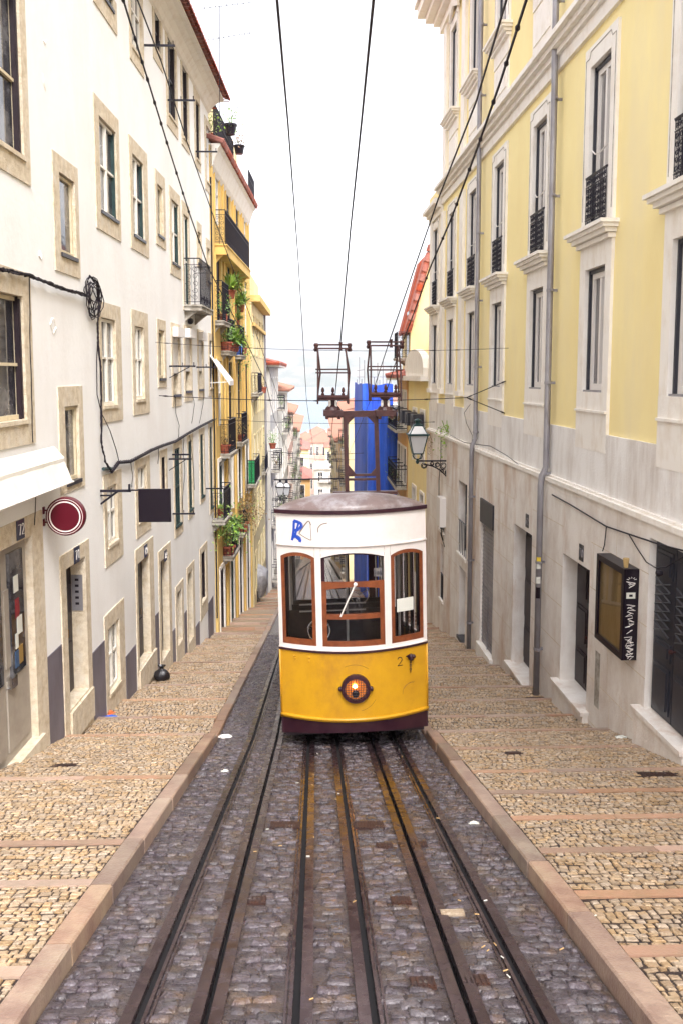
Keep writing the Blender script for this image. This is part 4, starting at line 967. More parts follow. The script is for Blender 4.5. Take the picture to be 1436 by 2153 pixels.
# openings in the stone base
for (u0, u1, v0, v1, st) in SH:
    dep = .55
    m = MB()
    th = .03
    m.box(P, u0-th, u0, v0, v1+th, -dep, .118); m.box(P, u1, u1+th, v0, v1+th, -dep, .118); m.box(P, u0, u1, v1, v1+th, -dep, .118)
    nm = 'door' if st in ('door', 'double', 'shutter') else 'window'
    w_ = m.build(nm, M['travertine'], rb)
    if st in ('door', 'double'):
        dd = -.18 if st == 'door' else .0
        m = MB(); m.box(P, u0, u1, v0, v1, dd-.06, dd)
        n = 2; cw = (u1-u0)/n
        for q in range(n):
            a, b_ = u0+cw*q+.07, u0+cw*(q+1)-.07; m.box(P, u0+cw*q+.01, u0+cw*(q+1)-.01, v0+.01, v1-.01, dd, dd+.02)
            for (e0, e1) in ((.04, .30), (.34, .44), (.80, .95)) if st == 'double' else ((.04, .28), (.34, .62), (.68, .94)):
                m.box(P, a, b_, v0+(v1-v0)*e0, v0+(v1-v0)*e1, dd+.02, dd+.04); m.box(P, a+.05, b_-.05, v0+(v1-v0)*e0+.05, v0+(v1-v0)*e1-.05, dd+.04, dd+.06)
        leaf = m.build('door_leaf', M['slate'] if st == 'double' else M['dark_wood'], w_)
        m = MB()
        if st == 'double':
            for q in range(2):
                a, b_ = u0+cw*q+.09, u0+cw*(q+1)-.09; e0, e1 = v0+(v1-v0)*.48, v0+(v1-v0)*.78; k = 0
                for k in range(6):
                    za = e0+(e1-e0)*k/6; zb_ = e0+(e1-e0)*(k+1)/6
                    m.tube([P(a, za, dd+.05), P(b_, zb_, dd+.05)], .014, 4); m.tube([P(b_, za, dd+.05), P(a, zb_, dd+.05)], .014, 4)
            m.build('grille', M['slate'], w_)
        m = MB(); um_ = (u0+u1)/2; m.lathe(P(um_-.1, v0+1.05, dd+.03), [(.012, 0), (.012, .05), (.032, .06), (.032, .09), (.01, .1)], 8, RW.n); m.build('handle', M['brown_steel'], w_)
        m = MB(); zz = v0; m.box(P, u0-.12, u1+.12, zz-.9, zz-.001, -.5, .22); m.box(P, u0-.14, u1+.14, zz-.06, zz+.0, .0, .26); m.build('doorstep', M['travertine'], w_)
    elif st == 'shutter':
        m = MB(); n = 60; vt = v1-.62
        for k in range(n): a = v0+(vt-v0)*k/n; m.box(P, u0, u1, a+.006, a+(vt-v0)/n, .02, .052+.012*(k % 2))
        m.box(P, u0, u1, v0, vt, -.02, .015); m.box(P, (u0+u1)/2-.02, (u0+u1)/2+.02, v0, v0+1.4, .066, .085); m.build('roller_shutter', M['pipe'], w_)
        m = MB(); m.box(P, u0+.004, u1-.004, vt, v1-.004, -.03, .16); m.build('shutter_box', M['slate'], w_)
        m = MB(); m.box(P, u0-.1, u1+.05, v0-.5, v0-.001, -.4, .2); m.build('doorstep', M['trim'], w_)
    else:
        casement(RW, w_, u0, u1, v0+.02, v1, -.12, M['offwhite'] if st == 'wwin' else M['slate'], M['glass'], 1, (.25, .5, .75) if st == 'wwin' else (.5,))
        m = MB(); m.box(P, u0-.06, u1+.06, v0-.09, v0+.0, -.3, .17); m.build('sill', M['slate'] if st == 'wwin' else M['trim'], w_)
        if st == 'dwin':
            m = MB()
            for k in range(5): m.tube([P(u0+(u1-u0)*(k+.5)/5, v0, .1), P(u0+(u1-u0)*(k+.5)/5, v0+(v1-v0)*.45, .1)], .01, 4)
            m.tube([P(u0, v0+(v1-v0)*.45, .1), P(u1, v0+(v1-v0)*.45, .1)], .02, 5); m.build('grille', M['iron'], w_)
for x, y, t in ((1222, 1162, '70'), (1108, 1095, '62')):
    u, v = RW.uv(x, y, .12); m = MB(); m.box(P, u-.1, u+.1, v-.14, v+.14, .119, .135); q = m.build('number_plate', M['slate'], rb)
    m = MB(); glyphs(m, lambda a, b: P(a, b, .138), t, u+.07, v-.07, .14, .008, flip=-1); m.build('number', M['pipe'], q)
u, v = RW.uv(1255, 1424, .12); m = MB(); m.box(P, u-.1, u+.1, v-.5, v+.42, .118, .128); m.box(P, u-.05, u+.05, v+.15, v+.32, .128, .133); m.build('meter_hatch', M['concrete'], rb)

# ------------------------------------------------ right row beyond
YR0 = RW.pt(UR1, 0)[1]
hb = thing('house', 'small yellow house with a curved shell parapet, next after the long yellow building', 'building', (5, YR0, -14))
Wn = Wall((4.16, YR0+.3, 0), (-.02, 1, 0), (-1, -.02, 0))
uE = 5.6; zt = atY(880, 790, YR0+1).z
hs = [(k*2.2+.7, k*2.2+1.6, z0_, z0_+h_) for k in range(2) for z0_, h_ in ((zt-3.4, 2.0), (zt-6.6, 2.0), (zt-10.5, 2.3))]
m = MB(); wall_sheet(m, Wn, 0, uE, -16, zt, hs); m.build('wall', M['yellow'], hb, recalc=False)
m = MB(); shell(m, Wn, 0, uE, -16, zt, 7); m.build('rear_wall', M['yellow'], hb, recalc=False)
for h in hs:
    m = MB()
    for q in ((h[0]-.13, h[0], h[2]-.1, h[3]+.12), (h[1], h[1]+.13, h[2]-.1, h[3]+.12), (h[0], h[1], h[3], h[3]+.12)): m.box(Wn.pt, *q, -.15, .05)
    w_ = m.build('window', M['trim'], hb); casement(Wn, w_, h[0], h[1], h[2], h[3], -.1, M['dark_wood'], M['glass'])
m = MB(); m.box(Wn.pt, -.1, uE, zt-.2, zt, -.2, .3)
m.band(lambda u, v, d: Wn.pt(u, v, d), lin(0, uE, 21), zt, lambda u: zt+.3+.75*abs(math.sin(u/uE*math.pi))**.45, -.1, .18); m.build('shell_parapet', M['trim'], hb)
m = MB(); m.box(Wn.pt, 2.4, uE, zt-7.15, zt-7.0, 0, .75); b_ = m.build('balcony', M['concrete'], hb); m = MB()
for z_ in (zt-6.0, zt-6.15, zt-6.9): m.tube([Wn.pt(2.4, z_, 0), Wn.pt(2.4, z_, .7), Wn.pt(uE, z_, .7)], .016, 5)
for k in range(30): m.tube([Wn.pt(2.4+(uE-2.4)*k/29, zt-7, .7), Wn.pt(2.4+(uE-2.4)*k/29, zt-6, .7)], .009, 4)
m.build('railing', M['iron'], b_)
for k, lbx in enumerate(('grey air conditioner box nearest the long yellow building, over the lantern', 'middle one of three grey air conditioner boxes over the lantern', 'farthest of three grey air conditioner boxes over the lantern')):
    u, v = .3+k*1.75, zt-1.95; m = MB(); m.box(Wn.pt, u, u+.8, v, v+.5, .1, .5); t = thing('air_conditioner', lbx, 'air conditioner', Wn.pt(u, v, .1), 'air conditioners on the small yellow house'); m.build('casing', M['slate'], t)
    m = MB(); m.lathe(Wn.pt(u+.4, v+.25, .5), [(.2, 0), (.2, .02), (.16, .025)], 16, Wn.n); m.build('fan_grille', M['iron'], t)
    m = MB(); m.tube([Wn.pt(u+.1, v-.01, 0), Wn.pt(u+.1, v-.01, .5)], .015, 4); m.tube([Wn.pt(u+.7, v-.01, 0), Wn.pt(u+.7, v-.01, .5)], .015, 4); m.build('bracket', M['iron'], t)
# tall gabled house with red roof behind it
g0, g1 = 38.5, 42.; xg0, xg1 = 4.25, 9.; gp = ztp(880, 552, 40); ge = ztp(853, 690, 40)
gh = thing('house', 'cream gabled house with steep red tiled roof, behind the shell parapet', 'building', (6, g0, -14))
m = MB(); zA = ge
m.quad((xg0, g0, -16), (xg1, g0, -16), (xg1, g0, ge+1), (xg0, g0, ge)); m.add([(xg0, g0, ge), (xg1, g0, ge+1), (xg0+.75, g0, gp)], [(0, 1, 2)]); m.quad((xg0, g0, -16), (xg0, g1, -16), (xg0, g1, ge), (xg0, g0, ge)); m.quad((xg1, g0, -16), (xg1, g1, -16), (xg1, g1, ge+1), (xg1, g0, ge+1)); m.quad((xg0, g1, -16), (xg1, g1, -16), (xg1, g1, ge+1), (xg0, g1, ge)); m.build('wall', M['cream'], gh, recalc=False)
m = MB()
a0, a1 = Vector((xg0-.15, g0-.35, ge-.3)), Vector((xg0+.75, g0-.35, gp+.1))
m.quad(a0, a1, a1+Vector((0, g1-g0+.6, 0)), a0+Vector((0, g1-g0+.6, 0))); c_ = Vector((xg1, g0-.35, ge+1)); m.quad(a1, c_, c_+Vector((0, g1-g0+.6, 0)), a1+Vector((0, g1-g0+.6, 0)))
rf = m.build('roof', M['tile'], gh, recalc=False); m = MB()
for k in range(15): y_ = g0-.3+k*.26; m.tube([a0+Vector((0, y_-g0+.35, .05)), a1+Vector((0, y_-g0+.35, .05))], .09, 6)
m.tube([a0+Vector((0, 0, .05)), a1+Vector((0, 0, .08))], .13, 6)
for k in range(9): p = a0.lerp(a1, k/8); m.tube([p+Vector((0, -.03, .12)), p+(a1-a0)*.1+Vector((0, -.03, .06))], .15, 6)
m.build('tile_rows', M['tile'], rf)
Wg = Wall((xg0, g0, 0), (0, 1, 0), (-1, 0, 0))
zb_ = atY(860, 752, 38.5).z; balcony(Wg, gh, 0.2, 1.8, zb_, .55, h=1.15, slab=.12)
m = MB(); m.box(Wg.pt, .5, 1.4, zb_, zb_+2.1, -.02, .02); m.build('balcony_door', M['glass'], gh)
# row further down
house('house', 'ochre house with arched iron balconies and plants, right side just before the blue sheeting', 4.0, 10, 37.4, 41.6, ztp(838, 800, 38), M['orange_far'], 1, 4, 3, roof='eave', seed=20)
sc = thing('scaffold', 'tall scaffolding wrapped in bright blue sheeting on the right side of the street', 'scaffold', (3.4, 42, zroad(45)))
x0_, x1_ = 2.58, 4.25; zt2 = ztp(800, 870, 42); zt3 = ztp(780, 808, 47); y1_ = 56.
m = MB()
def fold(p, q, z0_, z1_, amp, nn, ph_):
    vs = []; nz = 14; p = Vector(p); q = Vector(q); nrm = Vector((-(q-p).y, (q-p).x)).normalized()
    for j in range(nz):
        t_ = j/(nz-1)
        for i in range(nn):
            s = i/(nn-1); a = amp*(math.sin(s*31+ph_+t_*.6)+.5*math.sin(s*67+t_*2))*(.4+.6*abs(math.sin(t_*9.4)))
            x, y = p.x+(q-p).x*s+nrm.x*a, p.y+(q-p).y*s+nrm.y*a
            vs.append((x, y, z0_+(z1_-z0_)*t_+(.05*math.sin(s*9) if j == nz-1 else 0)))
    m.add(vs, [(j*nn+i, j*nn+i+1, (j+1)*nn+i+1, (j+1)*nn+i) for j in range(nz-1) for i in range(nn-1)])
zg_ = zroad(47)-.8
fold((x1_, 42), (x0_, 42), zg_, zt2, .022, 40, 0); fold((x0_, 42), (x0_, 47), zg_, zt2, .04, 40, 2); m.quad((x0_, 42.05, zt2-.12), (x1_, 42.05, zt2-.12), (x1_, 47, zt2-.1), (x0_, 47, zt2-.1))
fold((x1_, 47), (x0_, 47), zg_-2, zt3, .03, 40, 1); fold((x0_, 47.02), (x0_, y1_), zg_-2, zt3, .05, 70, 3); m.quad((x0_, 47.05, zt3-.15), (x1_, 47.05, zt3-.15), (x1_, y1_, zt3-.15), (x0_, y1_, zt3-.15))
m.build('blue_sheeting', M['blue'], sc, smooth=True, recalc=False)
m = MB()
for x in lin(x0_+.12, x1_-.1, 3):
    for y in lin(47.3, y1_-.5, 4): m.tube([(x, y, zg_-2), (x, y, zt3+.9+.7*math.sin(x*9+y))], .025, 5)
for z_ in (zt3+.4, zt3+.8):
    for x in lin(x0_+.12, x1_-.1, 3): m.tube([(x, 47.3, z_), (x, y1_-.5, z_)], .02, 4)
m.build('scaffold_tubes', M['pipe'], sc)
house('house', 'white house with a long red roof slope on the right, beyond the blue sheeting', 2.35, 9, 60, 76, ztp(745, 868, 62), M['cream'], 1, 4, 5, roof='eave', seed=22, front=True)
house('house', 'pale yellow house on the right where the street drops from view', 2.3, 9, 76.5, 125, ztp(738, 905, 95), M['cream'], 1, 4, 7, roof='eave', seed=23)
#house('house', 'white house directly behind the blue sheeting on the right, mostly hidden', 3.3, 12, 57, 75, zt3-1.5, M['white_far'], 1, 4, 4, roof=None, seed=24, balc=False)

# ================================================================ THE TRAM
TY = 12.45; TX = .565; HW = 1.10; BOW = .36; TL = 8.4
base = Vector((TX, TY, zroad(TY)))
tram = thing('tram', 'yellow and white vintage funicular tram with wooden window frames and a lit round headlamp', 'tram', (0, 0, 0))
tram.location = base
ROLL = R(1.25); cr, sr = math.cos(ROLL), math.sin(ROLL); YW = R(1.2)
def T(x, z, d=0., y=None):                       # tram front: x across, z up from the ground, d outward
    yy = -BOW*(1-(x/HW)**2)-d if y is None else y
    z = z-.20*max(0., yy)
    X, Z = x*cr-z*sr, x*sr+z*cr
    X2, Y2 = X*math.cos(YW)-yy*math.sin(YW), X*math.sin(YW)+yy*math.cos(YW)
    return (base.x+X2+.03, base.y+Y2, base.z+Z)
TB = lambda x, y, z: T(x, z, 0, y)               # box mapping inside the tram
def tz(y, Y=TY-BOW): return (atY(745, y, Y).z-base.z)
zs0, zs1, zy1 = tz(1541), tz(1519), tz(1374)
zw0, zwt, ztr, zev, zrt = tz(1360), tz(1163), tz(1148), tz(1076), tz(1036, TY+.35)+.07
US = lin(-HW, HW, 25)
def seg(a, b, n=9): return lin(a, b, n)
m = MB(); m.band(T, US, lambda u: zs0-.10*(u/HW)**2, zs1, -.05, -.02)
# side skirts follow the slope down to the rear
def side(mb, x, za0, za1, zb0, zb1, y0=0, y1=TL, th=.04):
    xs_ = (x, x-th*(1 if x > 0 else -1))
    vs = [T(a, z, 0, y) for a in xs_ for (y, z) in ((y0, za0), (y1, zb0), (y1, zb1), (y0, za1))]
    mb.add(vs, [(0, 1, 2, 3), (4, 5, 6, 7), (0, 1, 5, 4), (1, 2, 6, 5), (2, 3, 7, 6), (3, 0, 4, 7)])
dr = 0.
for x in (-HW, HW): side(m, x, zs0-.08, zs1, zs0+dr, zs1+dr)
m.build('skirt', M['maroon'], tram)
m = MB(); m.band(T, US, zs1, zy1, -.05, 0)
for x in (-HW, HW): side(m, x, zs1, zy1, zs1+dr, zy1)
lp = m.build('lower_panel', M['tram_y'], tram)
m = MB(); m.tube([T(u, zs1+.045, .012) for u in US], .026, 8); m.build('bottom_rib', M['tram_y'], lp, smooth=True)
for x in (-HW+.005, HW-.005): m = MB(); m.tube([T(x, zs1, .01), T(x, zy1, .01)], .014, 6); m.build('edge_bead', M['tram_y'], lp, smooth=True)
m = MB(); m.band(T, US, zy1, zy1+.035, -.05, .014); m.tube([T(u, zy1+.017, .016) for u in US], .014, 6)
for x in (-HW, HW): side(m, x*1.01, zy1, zy1+.035, zy1, zy1+.035)
m.build('belt_line', M['maroon'], tram)
# white upper part with three openings; px -> local x at the bowed front
def tx(x, y=1260):
    r_ = atY(x, y, TY-BOW*.6); return (r_.x-base.x-.03)+ (r_.z-base.z)*sr
zb1_ = zy1+.035
W3 = [(-1.045, -.555), (-.465, .445), (.545, 1.045)]
wz0 = zw0-.0
arch = lambda a, b: (lambda u: zwt+.0-.07*abs((u-(a+b)/2)/((b-a)/2))**2.2)
m = MB(); m.band(T, US, zb1_, wz0, -.05, .0)
edges = [-HW]+[v for ww in W3 for v in ww]+[HW]
for a, b in zip(edges[::2], edges[1::2]): m.band(T, seg(a, b, 4), wz0, ztr, -.05, .0)
for a, b in W3: m.band(T, seg(a, b, 11), arch(a, b), ztr, -.05, .0)
m.band(T, US, ztr, zev, -.05, .0)
for x in (-HW, HW):
    side(m, x, zb1_, wz0, zb1_, wz0); side(m, x, zwt, zev, zwt, zev)
    for k in range(7): y_ = .0+k*(TL-.12)/6; side(m, x, wz0, zwt, wz0, zwt, y_, y_+.12)
up = m.build('upper_body', M['tram_w'], tram)
m = MB(); m.tube([T(u, ztr, .008) for u in US], .022, 6); m.build('rib', M['tram_w'], up, smooth=True)
m = MB(); m.tube([T(u, zb1_+.01, .008) for u in US], .016, 6); m.build('rib', M['tram_w'], up, smooth=True)
m = MB()
for x0 in (-.51, .495):
    for zz in (wz0-.05, zwt-.03, zwt+.05):
        for (du, dv) in ((-.05, -.03), (.05, -.03), (-.05, .03), (.05, .03)): m.lathe(T(x0+du, zz+dv, -.001), [(.009, 0), (.009, .004), (.004, .007)], 8, (0, -1, 0))
m.build('rivets', M['tram_w'], up)
m = MB()
for (x, y) in ((619, 1374+8), (650, 1374+8), (620, 1387), (650, 1390)):
    m.lathe(T(tx(x, y), tz(y)-.02, -.002), [(.019, 0), (.019, .004), (.008, .014)], 8, (0, -1, 0))
m.build('rivets', M['tram_y'], lp)
fd0, fd1 = -.045, -.008
for i, (a, b) in enumerate(W3):
    fw = .052; ar = arch(a, b); m = MB()
    if i != 1:
        m.band(T, seg(a, a+fw, 3), wz0, lambda u: ar(u), fd0, fd1); m.band(T, seg(b-fw, b, 3), wz0, lambda u: ar(u), fd0, fd1)
        m.band(T, seg(a+fw, b-fw, 9), wz0, wz0+.09, fd0, fd1); m.band(T, seg(a+fw, b-fw, 9), lambda u: ar(u)-.055, lambda u: ar(u), fd0, fd1)
        f_ = m.build('window_frame', M['wood_f'], tram)
        g = MB(); g.band(T, seg(a+fw, b-fw, 7), wz0+.09, lambda u: ar(u)-.055, fd0+.012, fd0+.018); g.build('pane', M['clear'], f_)
    else:
        zt_ = tz(1224); zm = tz(1296)
        m.band(T, seg(a, a+.07, 3), wz0, zt_, fd0, fd1); m.band(T, seg(b-.07, b, 3), wz0, zt_, fd0, fd1)
        m.band(T, seg(a+.07, b-.07, 9), wz0, wz0+.08, fd0, fd1); m.band(T, seg(a+.07, b-.07, 9), zm-.04, zm+.03, fd0, fd1+.02)
        m.band(T, seg(a+.07, b-.07, 9), lambda u: zt_-.075-.04*abs(u/.4)**2, zt_, fd0, fd1)
        f_ = m.build('window_frame', M['wood_f'], tram)
        g = MB(); g.band(T, seg(a+.07, b-.07, 7), wz0+.08, zt_-.07, fd0+.012, fd0+.018); g.build('pane', M['clear'], f_)
        m = MB(); m.band(T, seg(a, a+.055, 3), zt_, lambda u: ar(u), fd0-.03, fd0); m.band(T, seg(a+.055, b, 9), lambda u: ar(u)-.03, lambda u: ar(u), fd0-.03, fd0); m.build('opening_liner', M['maroon'], tram)
        m = MB(); p0, p1 = T(.0+.02, zt_-.03, .02), T(-.20, zt_-.50, .02); m.tube([p0, p1], .012, 6); m.tube([T(-.04, zt_-.16, .028), T(-.20, zt_-.50, .028)], .008, 4); m.lathe(T(.02, zt_-.03, -.005), [(.028, 0), (.028, .03), (.01, .04)], 10, (0, -1, 0)); m.build('wiper', M['offwhite'], f_)
# roof: domed sheet
m = MB(); nx, ny = 33, 40; ys_ = [0]+[TL*.5*((k/(ny-1))**1.7) for k in range(1, ny)]
ov = .02
def rz(x, w_):
    t_ = abs(x/(HW+ov)); e = min(1, w_/.75)
    return zev+.02+(zrt-zev-.02)*((1-t_**2.7)**.72)*math.sqrt(max(0, 1-(1-e)**2.2))
for j, y_ in enumerate(ys_):
    for i in range(nx):
        x = -(HW+ov)+2*(HW+ov)*i/(nx-1); f0 = -(BOW+.0)*(1-(x/(HW+ov))**2)-ov
        Yl = f0+(TL+.1-f0)*(y_/(TL*.5)) if y_ > 1.3 else f0+y_
        m.v.append(T(x, rz(x, y_), 0, Yl))
for j in range(ny-1):
    for i in range(nx-1): a = j*nx+i; m.f.append((a, a+1, a+nx+1, a+nx))
m.build('roof', M['tram_roof'], tram, smooth=True, recalc=False)
m = MB(); m.band(lambda u, z, d: T(u, z, 0, -(BOW)*(1-(u/(HW+ov))**2)-ov-d), lin(-HW-ov, HW+ov, 25), zev-.035, zev+.022, -.02, .012)
for x in (-HW-ov, HW+ov): side(m, x, zev-.035, zev+.02, zev-.035, zev+.02, 0, TL)
m.build('roof_edge', M['maroon'], tram)
# headlamp
uh = tx(746, 1447); zh = tz(1447); c = Vector(T(uh, zh, .0)); ax = Vector((0, -1, 0))
h = MB(); h.lathe(c, [(.215, -.02), (.215, .05), (.20, .075), (.160, .078), (.157, .02), (.15, .0)], 28, ax); hl_ = h.build('headlamp', M['maroon'], tram, smooth=False)
h = MB(); h.lathe(c, [(.158, .018), (.12, .004), (.05, -.004)], 24, ax); h.build('reflector', M['amber'], hl_)
h = MB(); h.lathe(c+Vector((-.015, 0, .045)), [(.008, .02), (.028, .03), (.034, .045), (.022, .06), (.004, .066)], 12, ax); h.build('bulb', M['bulb'], hl_, smooth=True)
h = MB(); h.lathe(c+Vector((-.005, 0, -.07)), [(.05, .02), (.055, .045), (.03, .06)], 12, ax); h.build('bulb_holder', M['black'], hl_)
h = MB()
for k in range(-4, 5):
    q = k*.036; L_ = math.sqrt(max(1e-6, .160**2-q*q))
    h.tube([c+Vector((q, -.078, -L_)), c+Vector((q, -.09, 0)), c+Vector((q, -.078, L_))], .0038, 4); h.tube([c+Vector((-L_, -.078, q)), c+Vector((0, -.09, q)), c+Vector((L_, -.078, q))], .0038, 4)
h.build('grille', M['black'], hl_)
h = MB()
for s in (-1, 1): h.lathe(c+Vector((s*.225, 0, 0)), [(.03, 0), (.03, .05), (.018, .06)], 10, ax)
h.build('hinge', M['maroon'], hl_)
# number 2, coupling hook with chain, graffiti, papers
m = MB(); u0_, z0_ = tx(835, 1408), tz(1409)
pts = [(0, .78), (.12, .95), (.4, 1.0), (.7, .9), (.8, .65), (.55, .38), (0, 0), (.85, 0)]
m.tube([T(u0_+a*.085, z0_+b*.125, .003) for a, b in pts], .0065, 5); m.build('number', M['black'], lp)
m = MB(); q = Vector(T(tx(864, 1394), tz(1394), 0)); m.lathe(q, [(.035, -.01), (.05, .02), (.05, .06), (.03, .08), (.012, .085)], 12, ax); m.lathe(q+Vector((.035, -.02, .02)), [(.02, 0), (.03, .03), (.03, .06), (.01, .08)], 10, ax)
m.tube([q+Vector((-.04, -.05, .0)), q+Vector((-.07, -.09, .03)), q+Vector((-.03, -.11, .055))], .012, 6)
cp = m.build('coupling', M['maroon'], tram); m = MB()
for k in range(6):
    cc = q+Vector((-.005, -.05, -.06-.03*k)); a_ = (k % 2)
    m.tube([cc+Vector((.011*math.cos(t)*(1-a_), .011*math.cos(t)*a_, .02*math.sin(t))) for t in lin(0, 5.6, 8)], .005, 4, close=True)
m.build('chain', M['railside'], cp)
m = MB(); gx, gz = tx(612, 1118), tz(1140)
def stroke(mb, pts, wd, d=.003):
    q_ = [Vector(p) for p in pts]; out = []
    for i in range(len(q_)-1):
        a, b, c_, d_ = q_[max(i-1, 0)], q_[i], q_[i+1], q_[min(i+2, len(q_)-1)]
        for k in range(5):
            t_ = k/5; out.append(.5*((2*b)+(c_-a)*t_+(2*a-5*b+4*c_-d_)*t_*t_+(3*b-a-3*c_+d_)*t_**3))
    pts = [tuple(p) for p in out]+[tuple(q_[-1])]
    for (x0_, y0_), (x1_, y1_) in zip(pts, pts[1:]):
        a = Vector((x0_, y0_)); b = Vector((x1_, y1_)); n_ = Vector((-(b-a).y, (b-a).x)).normalized()*wd/2
        mb.quad(*[T(p.x, p.y, d) for p in (a-n_, b-n_, b+n_, a+n_)])
def tp(x, y): return (tx(x, y), tz(y))
stroke(m, [tp(617, 1096), tp(628, 1099), tp(634, 1104), tp(629, 1113), tp(619, 1117)], .045); stroke(m, [tp(618, 1096), tp(617, 1120), tp(614, 1138)], .035); stroke(m, [tp(616, 1132), tp(622, 1128), tp(631, 1134), tp(630, 1141)], .04, .004); stroke(m, [tp(628, 1099), tp(620, 1128)], .03, .0035); stroke(m, [tp(619, 1128), tp(632, 1139)], .03, .005)
m.build('graffiti', M['graffiti_b'], up, recalc=False)
m = MB(); stroke(m, [tp(629, 1121), tp(647, 1096), tp(653, 1104)], .018); stroke(m, [tp(628, 1122), tp(640, 1130), tp(653, 1136)], .012); stroke(m, [tp(652, 1104), tp(654, 1136)], .010, .004); stroke(m, [tp(668, 1119), tp(668, 1110), tp(675, 1102), tp(687, 1099)], .014); m.build('graffiti', M['graffiti_g'], up, recalc=False)
# interior
m = MB(); m.box(TB, -HW+.06, HW-.06, .0, TL-.1, .18, .26)
for k in range(7): m.box(TB, -HW+.06, HW-.06, .3+k*1.15, .3+(k+1)*1.15, .2, .26)
m.build('floor', M['seat'], tram)
m = MB(); zf0 = wz0-.10
m.box(TB, -HW+.1, .95, .45, .52, .3, zf0+.02); m.build('driver_desk', M['seat'], tram)
for ys0, h0 in ((2.2, .30), (3.6, .30), (5.0, .30)):
    m = MB(); m.box(TB, -HW+.1, HW-.1, ys0, ys0+.08, .26, wz0+h0); m.box(TB, -HW+.1, HW-.1, ys0+.08, ys0+.5, .6, .68); m.build('seat', M['seat'], tram)
m = MB()
for z_ in (wz0+.28, wz0+.40): m.tube([TB(-.8, 2.15, z_), TB(.35, 2.15, z_)], .014, 6)
m.build('handrail', M['offwhite'], tram)
for x, y_ in ((.02, 2.0), (-.95, 2.3), (.95, 3.5), (.86, 1.5), (-.95, 4.2), (.72, 2.6)): m = MB(); m.tube([TB(x, y_, .2), TB(x, y_, zwt+.1)], .022, 6); m.build('pole', M['offwhite'], tram)
for x in (-HW+.05, HW-.07):
    for k in range(11): m = MB(); m.box(TB, x, x+.02, .35+k*.72, .35+k*.72+.30, wz0-.3, zev-.1); m.build('darkening_post', M['maroon'], tram)  # dark posts added to close the side openings and darken the cabin
for x in (-.51, .495): m = MB(); m.tube([T(x-.045, ztr-.02, .001), T(x-.045, zwt-.07, .001)], .003, 4); m.tube([T(x+.045, ztr-.02, .001), T(x+.045, zwt-.07, .001)], .003, 4); m.build('seam', M['concrete'], up)
for (cx_, cz_, r_, a0, a1) in ((.83, .85, .13, 1.2, 3.3), (.86, .82, .17, 1.4, 2.6), (-.02, zh+.02, .33, .9, 2.0), (.02, zh-.05, .30, 4.9, 5.8)):
    m = MB(); m.tube([T(cx_+r_*math.cos(a), cz_+r_*math.sin(a), .0005) for a in lin(a0, a1, 12)], .0022, 4); m.build('scratch', M['brown_steel'], lp)
for cx_, y_, z_, r_ in ((-.50, .5, wz0+.10, .17), (.30, 3.0, wz0+.50, .17)):
    m = MB(); m.tube([TB(cx_+r_*math.cos(t), y_+.3*r_*math.sin(t), z_+r_*math.sin(t)) for t in lin(0, 6.0, 22)], .013, 5, close=True)
    for t in (.5, 2.6, 4.7): m.tube([TB(cx_, y_, z_), TB(cx_+r_*math.cos(t), y_+.3*r_*math.sin(t), z_+r_*math.sin(t))], .008, 4)
    m.build('hand_wheel', M['chrome'], tram)
m = MB()  # rear wall with three openings
yr = TL-.06
for a, b in ((-HW, -.9), (-.42, -.34), (.34, .42), (.9, HW)): m.box(TB, a, b, yr, yr+.05, wz0-.3, zwt)
m.box(TB, -HW, HW, yr, yr+.05, .1, wz0-.3); m.box(TB, -HW, HW, yr, yr+.05, zwt-.05, zev); m.box(TB, -.34, .34, yr-.01, yr+.04, wz0+.32, wz0+.38)
m.build('rear_wall', M['maroon'], tram)
m = MB(); m.box(TB, -HW+.06, HW-.06, .1, TL-.1, zev-.06, zev-.03); m.build('ceiling', M['offwhite'], tram)
m = MB(); m.box(TB, -.50+1.08, -.5+1.36, -.02, -.012, wz0+.60, wz0+.78)
zz = tz(1295); m = MB(); a = tx(833, 1280); b = tx(870, 1280); m.band(T, seg(a, b, 4), tz(1295), tz(1267), -.004, .0); m.build('card', M['paper'], tram)
m = MB(); m.band(T, seg(.30, .42, 3), tz(1218), tz(1200), -.10, -.095); q_ = m.build('notice', M['curtain'], tram)
m = MB(); glyphs(m, lambda u, v: T(u, v, -.088), '206', .305, tz(1214), .05, .004); m.build('number', M['slate'], q_)
# roof gear: portal and two current collectors
YP = 14.6
def Pp(x, y, dy=0): return atY(x, y, YP) + Vector((0, dy, 0))
m = MB()
def bar(mb, p, q, wx, wy):
    p, q = Vector(p), Vector(q); d = (q-p).normalized(); a = Vector((0, 1, 0)); s = d.cross(a).normalized()*wx/2; a = a*wy/2
    mb.add([p-s-a, p+s-a, p+s+a, p-s+a, q-s-a, q+s-a, q+s+a, q-s+a], [(0, 1, 2, 3), (4, 5, 6, 7), (0, 1, 5, 4), (1, 2, 6, 5), (2, 3, 7, 6), (3, 0, 4, 7)])
for dy in (0,):
    bar(m, Pp(731, 1075, dy), Pp(722+3, 866, dy), .07, .07); bar(m, Pp(796, 1075, dy), Pp(790, 866, dy), .07, .07)
    bar(m, Pp(684, 872, dy), Pp(832, 868, dy), .105, .09)
    for (x, y, s) in ((731, 885, 1), (787, 885, -1), (733, 990, 1), (794, 990, -1)):
        m.prism(lambda a, e, c, x=x, y=y, s=s, dy=dy: tuple(Pp(x, y, dy)+Vector((s*a, c, e))), [(-.02, -.07), (.13, .08), (-.02, .08)] if y < 900 else [(-.02, .12), (.13, -.06), (-.02, -.06)], -.03, .03)
for (x0_, x1_, y_) in ((733, 795, 999), (733, 795, 1008)): bar(m, Pp(x0_, y_), Pp(x1_, y_-1), .04, .05)
bar(m, Pp(700, 1036, -.05), Pp(834, 1034, -.05), .05, .12)
